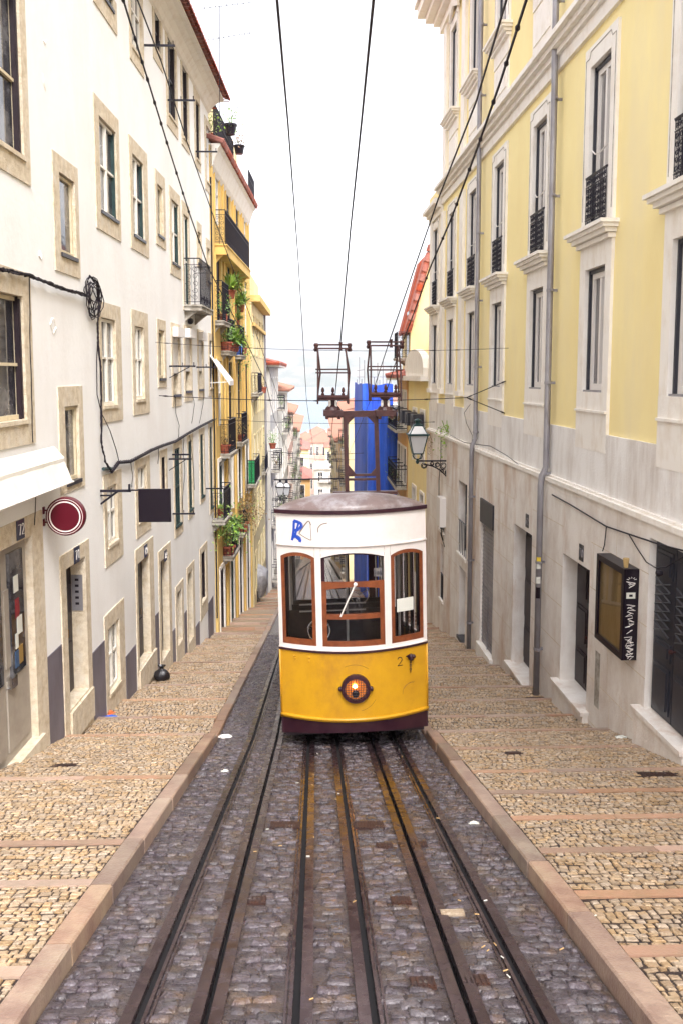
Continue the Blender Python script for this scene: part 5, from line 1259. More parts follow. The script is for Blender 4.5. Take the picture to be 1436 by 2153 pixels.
portal = m.build('roof_frame', M['brown_steel'], tram)
for ci, xc in enumerate((700, 809)):
    ox = xc-700; oy = -6 if ci else 0
    m = MB(); q = Pp(xc, 868)
    m.box(lambda a, b, c: tuple(q+Vector((a, b, c))), -.16, .16, -.18, .30, -.05, .05)
    for s in (-.10, .10): m.tube([q+Vector((s, -.15, -.05)), q+Vector((s, -.15, -.10))], .028, 8)
    m.lathe(q+Vector((0, 0, .05)), [(.14, 0), (.11, .05), (.055, .09), (.05, .17), (.085, .19), (.085, .23), (.05, .25)], 14)
    cl = m.build('collector_base', M['brown_steel'], tram)
    m = MB()
    for s in (-.055, .055): m.lathe(q+Vector((s, -.06, .10)), [(.018, 0), (.026, .04), (.024, .09), (.012, .12)], 8)
    m.build('insulator', M['offwhite'], cl)
    m = MB(); zb0 = (Pp(700, 834+oy)-q).z
    B = lambda a, b, c: q+Vector((a, b, c))
    zb0 = Pp(xc, 834+oy).z-q.z; zT = Pp(xc, 733+oy).z-q.z; zm1 = Pp(xc, 784+oy).z-q.z
    for yy in (-.16, .20): m.tube([B(-.25, yy, zb0), B(.25, yy, zb0)], .024, 6); m.tube([B(-.25, yy, zb0-.04), B(.25, yy, zb0-.04)], .018, 6)
    for xx in (-.17, 0, .17): m.tube([B(xx, -.2, zb0), B(xx, .25, zb0)], .02, 6); m.lathe(B(xx, -.1, zb0), [(.022, 0), (.03, .05), (.014, .07), (.03, .09), (.026, .13), (.012, .16)], 8)
    sk = .04*(1 if ci == 0 else -1)
    for sx in (-1, 1):
        for yy, yt in ((-.18, -.08), (.22, .12)):
            m.tube([B(sx*.255, yy, zb0-.12), B(sx*.255, yy, zb0), B(sx*.25+ (0 if yy < 0 else sk), (yy+yt)/2, zm1), B(sx*.235-.02, yt, zT)], .015, 6)
    for yy, zz_ in ((-.14, zm1), (.18, zm1+.06)): m.tube([B(-.29, yy, zz_), B(.29, yy, zz_)], .013, 5)
    f2 = m.build('collector_frame', M['brown_steel'], cl)
    m = MB()
    for yy, zz_ in ((-.08, zT), (.14, zT+.07)): m.tube([B(-.30, yy, zz_), B(.30, yy, zz_)], .014, 6)
    for sx in (-1, 1): m.lathe(B(sx*.28, 0, zT-.05), [(.03, 0), (.045, .03), (.03, .07), (.045, .11), (.03, .14)], 8); m.tube([B(sx*.28, -.1, zT+.02), B(sx*.28, .16, zT+.06)], .02, 5)
    xx = .13 if ci == 0 else .10; m.lathe(B(xx, .02, zT-.03), [(.03, 0), (.02, .07), (.03, .14)], 8)
    m.build('contact_bar', M['brown_steel'], cl)
# wheels
for y_ in (1.2, 6.6):
    for s in (-1, 1):
        m = MB(); g_ = .0; m.lathe(T(s*.46, g_+.32, 0, y_), [(.30, -.05), (.33, -.04), (.30, -.02), (.30, .05)], 20, (1, 0, 0)); m.build('wheel', M['railside'], tram)
m = MB(); m.box(TB, -.8, .8, .25, TL-.5, zs0+.02, zs0+.2); m.build('underframe', M['black'], tram)

# ================================================================ WIRES
def wire(label, pts, r, name='overhead_wire', clips=(), group=None, n=5, cat='overhead wire'):
    m = MB(); P_ = [Vector(p) for p in pts]; m.tube(P_, r, n)
    for c_ in clips: 
        i = min(int(c_), len(P_)-2); p = P_[i].lerp(P_[i+1], c_-i); d = (P_[i+1]-P_[i]).normalized(); m.tube([p-d*.07, p, p+d*.07], [r*1.1, r*1.9, r*1.1], 6)
    return tag(m.build(name, M['cable'], loc=P_[0]), label, cat, group)
G1 = 'overhead tram wires along the street'
def wl(pts): return [atY(*p) for p in pts]
# trolley wires: height follows the street; extended over the camera
def ext(P_): a, b = P_[0], P_[1]; return [a+(a-b)*(6/(b-a).length)]+P_
wire('left of the two overhead wires that cross the sky in the middle', ext(wl([(583, 0, 6.2), (606, 260, 10.5), (627, 540, 19), (645, 843, 36), (661, 958, 70), (668, 985, 110)])), .011, clips=(3.98, 4.9), group=G1)
wire('right of the two mid-sky overhead wires, meeting the left current collector', ext(wl([(785, 0, 5.8), (760, 255, 8.7), (737, 480, 11.5), (716, 718, 14.7), (700, 880, 26), (693, 955, 60), (690, 985, 110)])), .011, clips=(4.9,), group=G1)
wire('thin overhead wire on the right, meeting the right current collector', ext(wl([(1064, 0, 6.4), (1000, 215, 8.6), (920, 420, 10.8), (818, 718, 14.8), (775, 850, 30), (735, 952, 60), (720, 985, 110)])), .010, clips=(4.9,), group=G1)
wire('thick twisted feeder cable sweeping down on the right with small clips', ext(wl([(1106, 0, 10), (1052, 170, 12.2), (1005, 305, 14), (950, 455, 17), (905, 560, 20), (866, 668, 24), (842, 730, 28), (800, 860, 40), (740, 960, 70)])), .019, clips=[.7, 1.3, 1.75, 2.3, 2.9, 3.3, 3.8, 4.4, 5.2], group=G1)
wire('lower of the two cables at upper left, hung with small black clips', ext(wl([(260, 0, 10.3), (306, 150, 12.2), (352, 300, 14.2), (398, 445, 16.6), (440, 565, 19), (505, 690, 25), (560, 805, 33), (577, 880, 40), (610, 960, 60)])), .013, clips=[1.0, 1.5, 1.85, 2.1, 2.4, 2.7, 3.0, 3.4, 3.7, 4.0, 4.5, 5.0, 5.6, 6.3, 7], group=G1)
wire('upper of the two cables at upper left, smooth and thin', ext(wl([(290, 0, 10.3), (340, 130, 12.2), (395, 300, 14.8), (455, 470, 18), (500, 590, 22), (560, 760, 30), (590, 850, 38), (618, 940, 60)])), .010, clips=[4.5, 5.5], group=G1)
G2 = 'span wires across the street'
def span(label, a, b, Ya, Yb, r=.007, dr=0., cl=()):
    p, q = atY(*a, Ya), atY(*b, Yb); pts = [p.lerp(q, t)+Vector((0, 0, -dr*4*t*(1-t))) for t in lin(0, 1, 13)]
    return wire(label, pts, r, 'span_wire', [c_*12 for c_ in cl], G2, cat='span wire')
YLa = lambda x, y: LW.pt(LW.uv(x, y)[0], 0)[1]; YRa = lambda x, y: RW.pt(RW.uv(x, y)[0], 0)[1]
span('span wire across the street at the height of the current collector tops', (328, 720), (1068, 732), YLa(328, 720), YRa(1068, 732), .006, .12, (.03, .12, .28, .7, .78, .85))
span('span wire above the tram roof frame, ending in a Y of two stays', (335, 832), (980, 836), YLa(335, 832), 21.5, .010, .10, (.02, .34, .49, .86))
for (x, y) in ((1063, 801), (1061, 869)):
    span('upper stay of the Y that anchors the span wire to the yellow wall' if y < 830 else 'lower stay of the Y that anchors the span wire to the yellow wall', (980, 836), (x, y), 21.5, YRa(x, y), .011, 0, (.1, .93))
span('thin span wire level with the lantern top', (470, 882), (916, 887), 30.6, YRa(916, 887), .008, .1, (.3, .99))
span('span wire behind the tram roof frame, carrying three wire clamps', (560, 948), (835, 946), 45, 45, .012, .2, (.37, .48, .65))
span('green crossbar far down the street above the tram roof', (576, 1009), (722, 1006), 50, 50, .045)
span('low thin span wire beyond the blue sheeting', (610, 962), (800, 965), 60, 60, .014, .1)
# ================================================================ LANTERNS
def lantern(loc, s, dx, label, group=None, metal='lampgreen', arm=1.15):
    """four-sided glass lantern standing on a scrolled wall bracket; dx = direction from lantern to wall"""
    t = thing('street_lamp', label, 'street lamp', loc, group); c = Vector(loc)
    g = MB(); rb0, rt0 = .13*s, .24*s; z0, z1, z2 = .16*s, .66*s, .90*s
    def ring(r, z): return [c+Vector((r*a, r*b, z)) for a, b in ((-1, -1), (1, -1), (1, 1), (-1, 1))]
    a, b, d = ring(rb0, z0), ring(rt0, z1), ring(.11*s, z2)
    for k in range(4): g.quad(a[k], a[(k+1) % 4], b[(k+1) % 4], b[k])
    for k in range(4): g.quad(b[k], b[(k+1) % 4], d[(k+1) % 4], d[k])
    g.build('lamp_glass', M['lampglass'], t, recalc=False)
    f = MB()
    for k in range(4): f.tube([a[k], b[k], d[k]], .016*s, 5)
    for rg, rr_ in ((a, .02), (b, .03), (d, .02)): f.tube(rg, rr_*s, 5, close=True)
    f.box(lambda x, y, z: tuple(c+Vector((x, y, z))), -.28*s, .28*s, -.28*s, .28*s, z1-.01*s, z1+.025*s)
    f.lathe(c+Vector((0, 0, z2)), [(.12*s, 0), (.13*s, .02*s), (.07*s, .05*s), (.075*s, .10*s), (.10*s, .12*s), (.10*s, .14*s), (.02*s, .18*s)], 10)
    for k in range(4): an = k*math.pi/2+.78; v = Vector((math.cos(an), math.sin(an), 0)); f.tube([c+v*.02, c+v*.12*s+Vector((0, 0, .03*s)), c+v*.16*s+Vector((0, 0, .10*s)), c+v*.13*s+Vector((0, 0, .17*s))], .012*s, 5)
    f.lathe(c+Vector((0, 0, -.12*s)), [(.02*s, 0), (.05*s, .05*s), (.03*s, .1*s), (.05*s, .14*s)], 8)
    f.build('lamp_frame', M[metal], t)
    m = MB(); D = Vector(dx).normalized(); L_ = arm; Z = Vector((0, 0, 1)); o = c+Vector((0, 0, -.04*s))
    m.tube([o, o+D*L_], .022*s, 6); m.tube([o+D*L_+Z*.42*s, o+D*L_-Z*.62*s], .025*s, 6)
    m.tube([o+D*(L_*(.18+.82*k/8))-Z*(.10*s+.42*s*(k/8)**2.2) for k in range(9)], .02*s, 5)
    def scroll(cx, cz, r, tn=1.6, ph=0): m.tube([o+D*(cx+r*(1-.5*k/12)*math.cos(ph+k/12*tn*6.28))-Z*(cz+r*(1-.5*k/12)*math.sin(ph+k/12*tn*6.28)) for k in range(13)], .012*s, 4)
    scroll(L_*.2, .12*s, .085*s); scroll(L_*.45, .07*s, .055*s); scroll(L_*.62, .1*s, .07*s, ph=2); scroll(L_*.80, .13*s, .10*s, ph=1); scroll(L_*.92, .30*s, .07*s); scroll(L_*.76, .27*s, .05*s, ph=3); scroll(L_*.93, -.40*s, .06*s)
    m.build('wall_bracket', M['iron'], t); return t
Yl = YRa(945, 970); pw = RW.pt(RW.uv(945, 970)[0], 0); pl_ = atY(877, 966, Yl)
lantern(pl_, 1.22, (1, 0, 0), 'large green-framed glass lantern on a scrolled iron bracket on the right wall', arm=pw[0]-pl_.x)
pL = atY(590, 1046, 50); lantern(pL, 1.0, (-1, 0, 0), 'left one of two small pale lanterns on the left row beyond the tram roof', 'pair of lanterns on the left', 'iron', 1.1)
pL = atY(603, 1046, 55); lantern(pL, 1.05, (-1, 0, 0), 'right one of two small pale lanterns on the left row beyond the tram roof', 'pair of lanterns on the left', 'iron', 1.6)
# ================================================================ DRAINPIPES, RIGHT
def dpipe(label, x, yt, ybend, xb, yb, col=12):
    ua = RW.uv(x, ybend-60)[0]; vb = RW.uv(x, ybend)[1]; ub = RW.uv(xb, (ybend+yb)/2, .22)[0]; ve = RW.uv(xb, yb, .22)[1]
    t = thing('drainpipe', label, 'drainpipe', RW.pt(ub, ve, .22), 'zinc drainpipes on the yellow building')
    top = 12.0
    m = MB(); m.tube([P(ua, top, .16), P(ua, 6.4, .16), P(ua, 5.9, .16), P(ua, 5.4, .15), P(ua, vb+.16, .14), P(ua, vb-.02, .22), P(ua, vb-.2, .235), P(ua, ve-.35, .235)], .062, 12); m.build('pipe', M['pipe'], t, smooth=True)
    m = MB(); v = ve+.6
    while v < 11.5:
        if abs(v-5.9) > .5: d_ = .235 if v < vb-.2 else .14; m.lathe(P(ua, v, d_), [(.071, 0), (.071, .05)], 12); m.box(P, ua-.012, ua+.012, v, v+.05, .0 if v > vb else .11, d_-.05); m.box(P, ua-.13, ua-.08, v+.005, v+.045, d_-.02, d_+.02)
        v += 1.75
    m.build('collar', M['pipe'], t); return ua, ve
ua, ve = dpipe('tall zinc drainpipe with small stickers, between the two nearest bays of the yellow building', 1163, 0, 1000, 1147, 1452)
dpipe('zinc drainpipe farther down the yellow building, without stickers', 1010, 0, 935, 990, 1362)
for y_, h_, mm, lb in ((1192, .10, 'sticker_y', 'small yellow sticker on the near drainpipe'), (1207, .09, 'paper', 'small black and white sticker under the yellow one on the near drainpipe'), (1238, .13, 'paper', 'round faced black and white sticker on the near drainpipe'), (1266, .22, 'black', 'tall narrow dark sticker, lowest on the near drainpipe')):
    v = RW.uv(1147, y_, .3)[1]; m = MB()
    for k in range(6):
        a0, a1 = -2.6+k*.22, -2.6+(k+1)*.22
        f_ = lambda a, z: (P(ua, z, .235)[0]+.066*math.cos(a), P(ua, z, .235)[1]+.066*math.sin(a), z)
        m.quad(f_(a0, v-h_/2), f_(a1, v-h_/2), f_(a1, v+h_/2), f_(a0, v+h_/2))
    tag(m.build('sticker', M[mm], loc=P(ua, v, .31), recalc=False), lb, 'sticker')
# ================================================================ POSTER CASE
ucf, vct = RW.uv(1257, 1162, .62); 
dC = .31
u1c, vT = RW.uv(1258, 1163, dC); vB = RW.uv(1257, 1343, dC)[1]; u0c = RW.uv(1313, 1290, dC)[0]
pc = thing('display_case', 'black glazed poster case with white scrawls on its side, on the stone wall', 'display case', P((u0c+u1c)/2, vB, .12))
m = MB(); b_ = lambda a0, a1, c0, c1, d0, d1: m.box(P, a0, a1, c0, c1, d0, d1)
b_(u0c, u0c+.05, vB, vT, .12, dC); b_(u1c-.05, u1c, vB, vT, .12, dC); b_(u0c+.05, u1c-.05, vB, vB+.06, .12, dC); b_(u0c+.05, u1c-.05, vT-.06, vT, .12, dC); b_(u0c+.05, u1c-.05, vB+.06, vT-.06, .12, .16)
m.build('case', M['black'], pc)
m = MB(); e = .09
for q in ((u0c-.0, u0c+e, vB, vT), (u1c-e, u1c, vB, vT), (u0c+e, u1c-e, vB, vB+e), (u0c+e, u1c-e, vT-e, vT)): m.box(P, *q, dC+.001, dC+.03)
m.build('door_frame', M['black'], pc)
m = MB(); m.box(P, u0c+.06, u1c-.06, vB+.07, vT-.07, dC-.012, dC-.009); m.build('backboard', M['board'], pc)
m = MB(); m.box(P, u0c+.06, u1c-.06, vB+.07, vT-.07, dC-.006, dC-.001); m.build('glass', M['clear'], pc)
m = MB(); rr = random.Random(5); H = vT-vB
def sq(f0, f1, n_, seedv, amp=.09):
    r2 = random.Random(seedv); pts = []
    for k in range(n_):
        t_ = k/(n_-1); pts.append(P(u0c-.004, vB+H*(f0+(f1-f0)*t_)+.018*math.cos(k*2.6+seedv), .23+amp*.75*math.sin(k*1.9+seedv)+r2.uniform(-.03, .03)))
    m.tube(pts, .005, 4)
sq(.02, .26, 20, 3); sq(.02, .24, 12, 8, .05); sq(.30, .34, 4, 2, .03); sq(.36, .62, 22, 6, .07); sq(.80, .86, 9, 1, .08)
for k in range(5): a = math.pi*(k+.5)/5; m.tube([P(u0c-.004, vB+H*(.88+.02*math.sin(a)), .23+.04*math.cos(a)), P(u0c-.004, vB+H*(.88+.035*math.sin(a)), .23+.075*math.cos(a))], .004, 4)
m.build('scrawl', M['offwhite'], pc)
m = MB(); m.box(P, u0c-.006, u0c-.001, vB+H*.68, vB+H*.745, .17, .30); st = m.build('sticker', M['paper'], pc)
m = MB(); m.box(P, u0c-.009, u0c-.006, vB+H*.70, vB+H*.725, .21, .26); m.build('print', M['black'], st)
m = MB(); m.lathe(P(u0c+.12, vT, .27), [(.03, 0), (.045, .13), (.042, .135)], 12); m2 = m.build('cup', M['board'], loc=P(u0c+.12, vT, .27)); tag(m2, 'small plastic cup of amber drink left on top of the black poster case', 'cup')
# white conduit by the double door and cable along the wall
m = MB(); pts = []
for k, (x, y) in enumerate([(1160, 1040), (1200, 1062), (1274, 1107), (1330, 1126), (1390, 1146), (1436, 1158)]): u, v = RW.uv(x, y, .15); pts.append(P(u, v, .15))
m.tube(pts, .012, 5); u, v = RW.uv(1274, 1107, .15); m.tube([P(u, v, .15), P(u+.03, v-.3, .16), P(u, vT, .2)], .009, 4)
pts = [P(*RW.uv(x, y, .14), .14) for x, y in [(1320, 1122), (1340, 1155), (1358, 1182), (1378, 1194), (1400, 1192), (1420, 1180), (1440, 1168)]]; m.tube(pts, .009, 4)
u, v = RW.uv(1388, 1205, .14); m.lathe(P(u, v, .12), [(.03, 0), (.045, .04), (.03, .08)], 10, RW.n)
tag(m.build('wall_cable', M['cable'], loc=pts[0]), 'black cable strung along the travertine wall above the poster case, with a hanging loop', 'cable')
m = MB(); pts = [P(*RW.uv(x, y, .10), .10) for x, y in [(946, 915), (975, 930), (1000, 934), (1030, 938), (1065, 958), (1100, 985), (1142, 1022)]]; m.tube(pts, .009, 4)
tag(m.build('wall_cable', M['cable'], loc=pts[0]), 'thin cable sagging along the base moulding between the two drainpipes', 'cable')
m = MB(); pts = [P(*RW.uv(x, y, .14), .14) for x, y in [(988, 850), (975, 868), (980, 890), (992, 915), (990, 960), (988, 1000)]]; m.tube(pts, .008, 4)
pts2 = [P(*RW.uv(x, y, .14), .14) for x, y in [(926, 900), (926, 960), (922, 1010), (922, 1070), (926, 1125), (934, 1150)]]; m.tube(pts2, .012, 4)
tag(m.build('wall_cable', M['cable'], loc=pts[0]), 'thin loose cables hanging on the stone wall beside the lantern bracket', 'cable')
u, v = RW.uv(931, 1105, .14); m = MB(); m.box(P, u-.35, u+.3, v, v+.95, .121, .32); t = thing('junction_box', 'pale grey utility box on the stone wall beside the farther window', 'utility box', P(u, v, .12)); m.build('casing', M['offwhite'], t)
m = MB(); m.tube([P(u, v, .2), P(u+.02, v-.3, .2), P(u, v-.5, .14)], .02, 5); m.build('cable_tail', M['cable'], t)
p = P(*RW.uv(938, 905, .1), .1); tag(plant(p, .55, 160, 'trail', 'leaf', 77).build('wall_plant', M['leaf_y'], loc=p, recalc=False), 'small weed hanging from a crack above the lantern bracket', 'plant')
p = P(*RW.uv(908, 925, .1), .1); tag(plant(p, .35, 90, 'trail', 'leaf', 78).build('wall_plant', M['leaf_r'], loc=p, recalc=False), 'tiny dry weed on the wall edge left of the lantern weed', 'plant')
# ================================================================ LEFT WALL THINGS
P = LW.pt
def lpts(a, d=.06): return [P(*LW.uv(x, y, d), d) for x, y in a]
def jitter(pts, s, rr, sub=6):
    out = []
    for a, b in zip(pts, pts[1:]):
        a, b = Vector(a), Vector(b)
        for k in range(sub): out.append(a.lerp(b, k/sub)+Vector((rr.uniform(-s, s), 0, rr.uniform(-s, s))))
    return out+[Vector(pts[-1])]
m = MB(); rr = random.Random(8)
path = [(-10, 560), (0, 566), (30, 572), (60, 579), (100, 594), (130, 606), (160, 615), (186, 622)]
for k in range(7): m.tube(jitter(lpts(path), .022, rr), .013, 5)
t = thing('cable_bundle', 'thick black bundle of cables with a tangled coil on the white wall', 'cable', lpts([(215, 960)])[0]); m.build('upper_run', M['cable'], t)
m = MB()
cu, cvv = LW.uv(201, 622, .1)
for k in range(9):
    r1, r2 = rr.uniform(.18, .46), rr.uniform(.16, .36); ou, ov_ = rr.uniform(-.06, .06), rr.uniform(-.08, .05)
    m.tube([P(cu+ou+r1*math.cos(a), cvv+ov_+r2*math.sin(a), .07+.04*math.sin(a*2+k)) for a in lin(0, 5.9, 16)], .0085, 4, close=True)
m.build('coil', M['cable'], t)
m = MB(); path = [(190, 580), (207, 600), (209, 640), (206, 680), (207, 720), (212, 770), (214, 830), (214, 880), (214, 930), (222, 970), (235, 992)]
for k in range(7): m.tube(jitter(lpts(path), .013, rr, 4), .010, 5)
m.tube(lpts([(207, 700), (204, 760), (205, 830), (214, 868), (232, 905), (245, 945), (251, 970)]), .009, 4)
m.build('vertical_run', M['cable'], t)
m = MB(); path = [(235, 992), (250, 972), (275, 970), (298, 958), (320, 946), (345, 936), (370, 928), (395, 912), (425, 895), (455, 880)]
for k in range(6):
    pts = jitter(lpts(path), .0, rr, 6); pts = [p+Vector((0, 0, .030*math.sin(i*1.1+k))) + Vector((.03*math.cos(i*1.1+k), 0, 0)) for i, p in enumerate(pts)]; m.tube(pts, .010, 5)
m.build('lower_run', M['cable'], t)
m = MB()
for a in ([(276, 968), (280, 1000), (278, 1025)], [(334, 943), (335, 960), (333, 975)], [(369, 835), (371, 870), (378, 895), (376, 920)], [(405, 826), (410, 850), (404, 890)], [(430, 820), (428, 850), (420, 890)], [(388, 920), (386, 950), (390, 990), (385, 1050), (384, 1080)], [(400, 915), (408, 980), (410, 1030)], [(62, 580), (64, 700), (68, 830), (70, 930)], [(74, 1105), (76, 1020)], [(452, 885), (455, 960), (458, 1100)]):
    m.tube(jitter(lpts(a, .03), .006, rr, 3), .007, 4)
m.build('loose_wires', M['cable'], t)
m = MB(); q = lpts([(218, 986)], .05)[0]; m.tube([q, Vector(q)+Vector((.0, .55, -.05))], .03, 8); tag(m.build('wall_stub', M['green_wood'], loc=q), 'short green stub pipe where the black cables meet above the mezzanine window', 'pipe')
# awning
ua0, ua1 = -3.2, LW.uv(112, 960)[0]; vtp = LW.uv(112, 938)[1]
aw = thing('awning', 'cream canvas shop awning with a drooping valance over the shop at the left edge', 'awning', P(ua0, vtp-.9, 0))
m = MB(); m.add([P(u, z, d) for u in (ua0, ua1) for z, d in ((vtp, .02), (vtp-.02, .04), (vtp-.17, .17), (vtp-.22, .17), (vtp-.1, .02))], [(0, 1, 6, 5), (1, 2, 7, 6), (2, 3, 8, 7), (3, 4, 9, 8), (0, 1, 2, 3, 4), (9, 8, 7, 6, 5)]); m.build('cassette', M['canvas'], aw)
m = MB(); vs = []; nn = 40
for j in range(7):
    for i in range(nn): u = ua0+(ua1-ua0)*i/(nn-1); s = j/6; vs.append(P(u, vtp-.20-.32*s+.002*math.sin(u*5+j), .16+.12*s+.003*math.sin(u*9+s*3)))
m.add(vs, [(j*nn+i, j*nn+i+1, (j+1)*nn+i+1, (j+1)*nn+i) for j in range(6) for i in range(nn-1)])
m.build('canvas', M['canvas'], aw, smooth=True, recalc=False)
m = MB(); m.tube([P(ua0, vtp-.52, .29), P(ua1+.01, vtp-.52, .29)], .014, 6); m.tube([P(ua1-.02, vtp-.52, .29), P(ua1-.02, vtp-.3, .02)], .010, 5); m.build('front_bar', M['offwhite'], aw)
# round sign
Ys = LW.pt(LW.uv(92, 1085)[0], 0)[1]; sc_ = atY(140, 1085, Ys); rS = abs(atY(181, 1085, Ys).x-sc_.x); xw = LW.pt(LW.uv(92, 1085)[0], 0)[0]
t = thing('round_sign', 'round burgundy sign with a pale ring, hanging from the left wall beside the shop awning', 'sign', sc_-Vector((0, 0, rS)))
m = MB(); m.lathe(sc_, [(rS, -.05), (rS, .05), (rS*.96, .06), (.001, .06)], 40, (0, -1, 0)); m.build('disc', M['redw'], t)
m = MB(); m.lathe(sc_, [(rS*.80, .061), (rS*.80, .066), (rS*.74, .066), (rS*.74, .061)], 40, (0, -1, 0)); m.build('ring', M['offwhite'], t, smooth=False)
m = MB()
for r_ in (.90,): m.tube([sc_+Vector((rS*r_*math.cos(a), -.062, rS*r_*math.sin(a))) for a in lin(0, 6.1526, 48)], .004, 4, close=True)
m.build('rim_line', M['offwhite'], t)
m = MB(); m.lathe(sc_, [(rS*.735, .058), (rS*.735, .0635), (.001, .0635)], 40, (0, -1, 0)); m.build('face', M['redw'], t)
m = MB()
for y_ in (1073, 1098): q = atY(105, y_, Ys); m.tube([Vector((xw, Ys, q.z)), Vector((sc_.x-rS*.9, Ys, q.z))], .012, 6); m.box(W0, xw-.01, xw+.02, Ys-.03, Ys+.03, q.z-.05, q.z+.05)
m.build('bracket', M['redw'], t)
# square sign on a long bracket
Yq = LW.pt(LW.uv(212, 1040)[0], 0)[1]; a, b = atY(292, 1028, Yq), atY(361, 1097, Yq); xw = LW.pt(LW.uv(212, 1040)[0], 0)[0]
t = thing('square_sign', 'plain black square sign hanging from a dark bracket arm on the left wall', 'sign', Vector((a.x, Yq, b.z)))
m = MB(); m.box(W0, a.x, b.x, Yq-.03, Yq+.03, b.z, a.z); m.build('panel', M['black'], t)
m = MB(); z_ = atY(250, 1031, Yq).z
m.tube([Vector((xw, Yq, z_)), Vector((b.x, Yq, z_+.005))], .014, 6); m.box(W0, xw, atY(276, 1031, Yq).x, Yq-.02, Yq+.02, z_-.03, z_+.01); m.tube([Vector((xw, Yq, atY(210, 1060, Yq).z)), Vector((atY(250, 1034, Yq).x, Yq, z_-.01))], .02, 5); m.tube([Vector((xw, Yq, atY(210, 1042, Yq).z)), Vector((atY(238, 1040, Yq).x, Yq, atY(210, 1042, Yq).z))], .016, 5); m.box(W0, atY(271, 1031, Yq).x, atY(275, 1031, Yq).x, Yq-.02, Yq+.02, z_-.02, z_+.11)
m.build('bracket_arm', M['iron'], t)
# clothes brackets
gb = 'dark line brackets on the white wall'
for i, (xw_, y_, xo, lb) in enumerate([(304, 96, 369, 'topmost dark bracket arm on the white wall, beside the top floor windows'), (352, 211, 411, 'dark bracket arm on the white wall, second from the top'), (411, 319, 458, 'dark bracket arm at the far end of the white wall, third from the top'), (357, 770, 412, 'dark bracket arm with a diagonal stay in front of the roller blinds'), (414, 772, 455, 'small dark bracket arm beside the last roller blind'),
                                   (356, 965, 404, 'lower dark bracket arm with a stay, between the two tall green windows'), (364, 1080, 411, 'dark bracket arm at the foot of the tall green window'), (434, 1027, 470, 'dark bracket arm at the far end of the white wall, above the lowest balconies')]):
    Yb = YLa(xw_, y_); xw = LW.pt(LW.uv(xw_, y_)[0], 0)[0]; q = atY(xo, y_, Yb); m = MB()
    m.box(W0, xw-.01, q.x, Yb-.02, Yb+.02, q.z-.02, q.z+.02); m.tube([(q.x-.04, Yb, q.z), (q.x-.04, Yb, q.z+.10)], .012, 5); m.tube([(xw+(q.x-xw)*.5, Yb, q.z), (xw+(q.x-xw)*.5, Yb, q.z+.09)], .010, 5)
    if i in (3, 5): m.tube([(xw, Yb, q.z-.28), (q.x-.15, Yb, q.z-.02)], .012, 5)
    if i == 5: m_b = MB(); m_b.box(W0, xw-.01, q.x-.1, Yb+.4, Yb+.44, q.z+.05, q.z+.09); tag(m_b.build('line_bracket', M['iron'], loc=(xw, Yb+.4, q.z+.05)), 'upper dark bracket arm between the two tall green windows', 'bracket', gb)
    tag(m.build('line_bracket', M['iron'], loc=(xw, Yb, q.z)), lb, 'bracket', gb)
Yb = YLa(441, 745); xw = LW.pt(LW.uv(441, 745)[0], 0)[0]; q = atY(484, 800, Yb); p0 = atY(441, 745, Yb)
m = MB(); m.add([(p0.x, Yb, p0.z), (p0.x, Yb+1.3, p0.z), (q.x, Yb+1.3, q.z), (q.x, Yb, q.z), (p0.x, Yb, p0.z-.03), (p0.x, Yb+1.3, p0.z-.03), (q.x, Yb+1.3, q.z-.16), (q.x, Yb, q.z-.16)], [(0, 1, 2, 3), (4, 5, 6, 7), (0, 3, 7, 4), (1, 2, 6, 5), (2, 3, 7, 6)]); m.tube([(xw, Yb-.01, p0.z-.9), (q.x-.1, Yb-.01, q.z-.05)], .015, 5)
tag(m.build('window_awning', M['offwhite'], loc=p0), 'small white slanting awning over the last window of the white house', 'awning')
# camera dome under balcony, small white boxes
q = atY(401, 675, YLa(396, 675)); m = MB(); m.lathe(q, [(.02, -.1), (.07, -.06), (.09, 0), (.06, .07)], 12, (0, -1, 0)); m.tube([q, q+Vector((-.2, 0, .12))], .02, 5); tag(m.build('wall_lamp', M['black'], loc=q), 'small black spotlight under the iron balcony of the white house', 'lamp')
# ================================================================ ANTENNAS
def antenna(x, yb, yt, Y, arms, label):
    m = MB(); b, t_ = atY(x, yb, Y), atY(x, yt, Y); m.tube([b-Vector((0, 0, .8)), t_], .009, 5)
    for (y_, xa, ya, xb, yb_) in arms:
        p, q = atY(xa, ya, Y), atY(xb, yb_, Y); m.tube([p, q], .006, 4)
        for k in range(9): c_ = p.lerp(q, (k+.5)/9); m.tube([c_+Vector((0, -.17, 0)), c_+Vector((0, .17, 0))], .005, 3); m.tube([c_+Vector((0, 0, -.02)), c_+Vector((0, 0, .03))], .006, 3)
    tag(m.build('antenna', M['iron'], loc=b), label, 'antenna')
antenna(462, 190, 12, 22.5, [(18, 425, 18, 530, 5), (80, 433, 85, 531, 69)], 'rooftop television antenna with two spiny arms above the red tiled eave')
antenna(497, 330, 226, 33, [(226, 497, 226, 563, 225)], 'thin pale rooftop antenna farther down the left row')
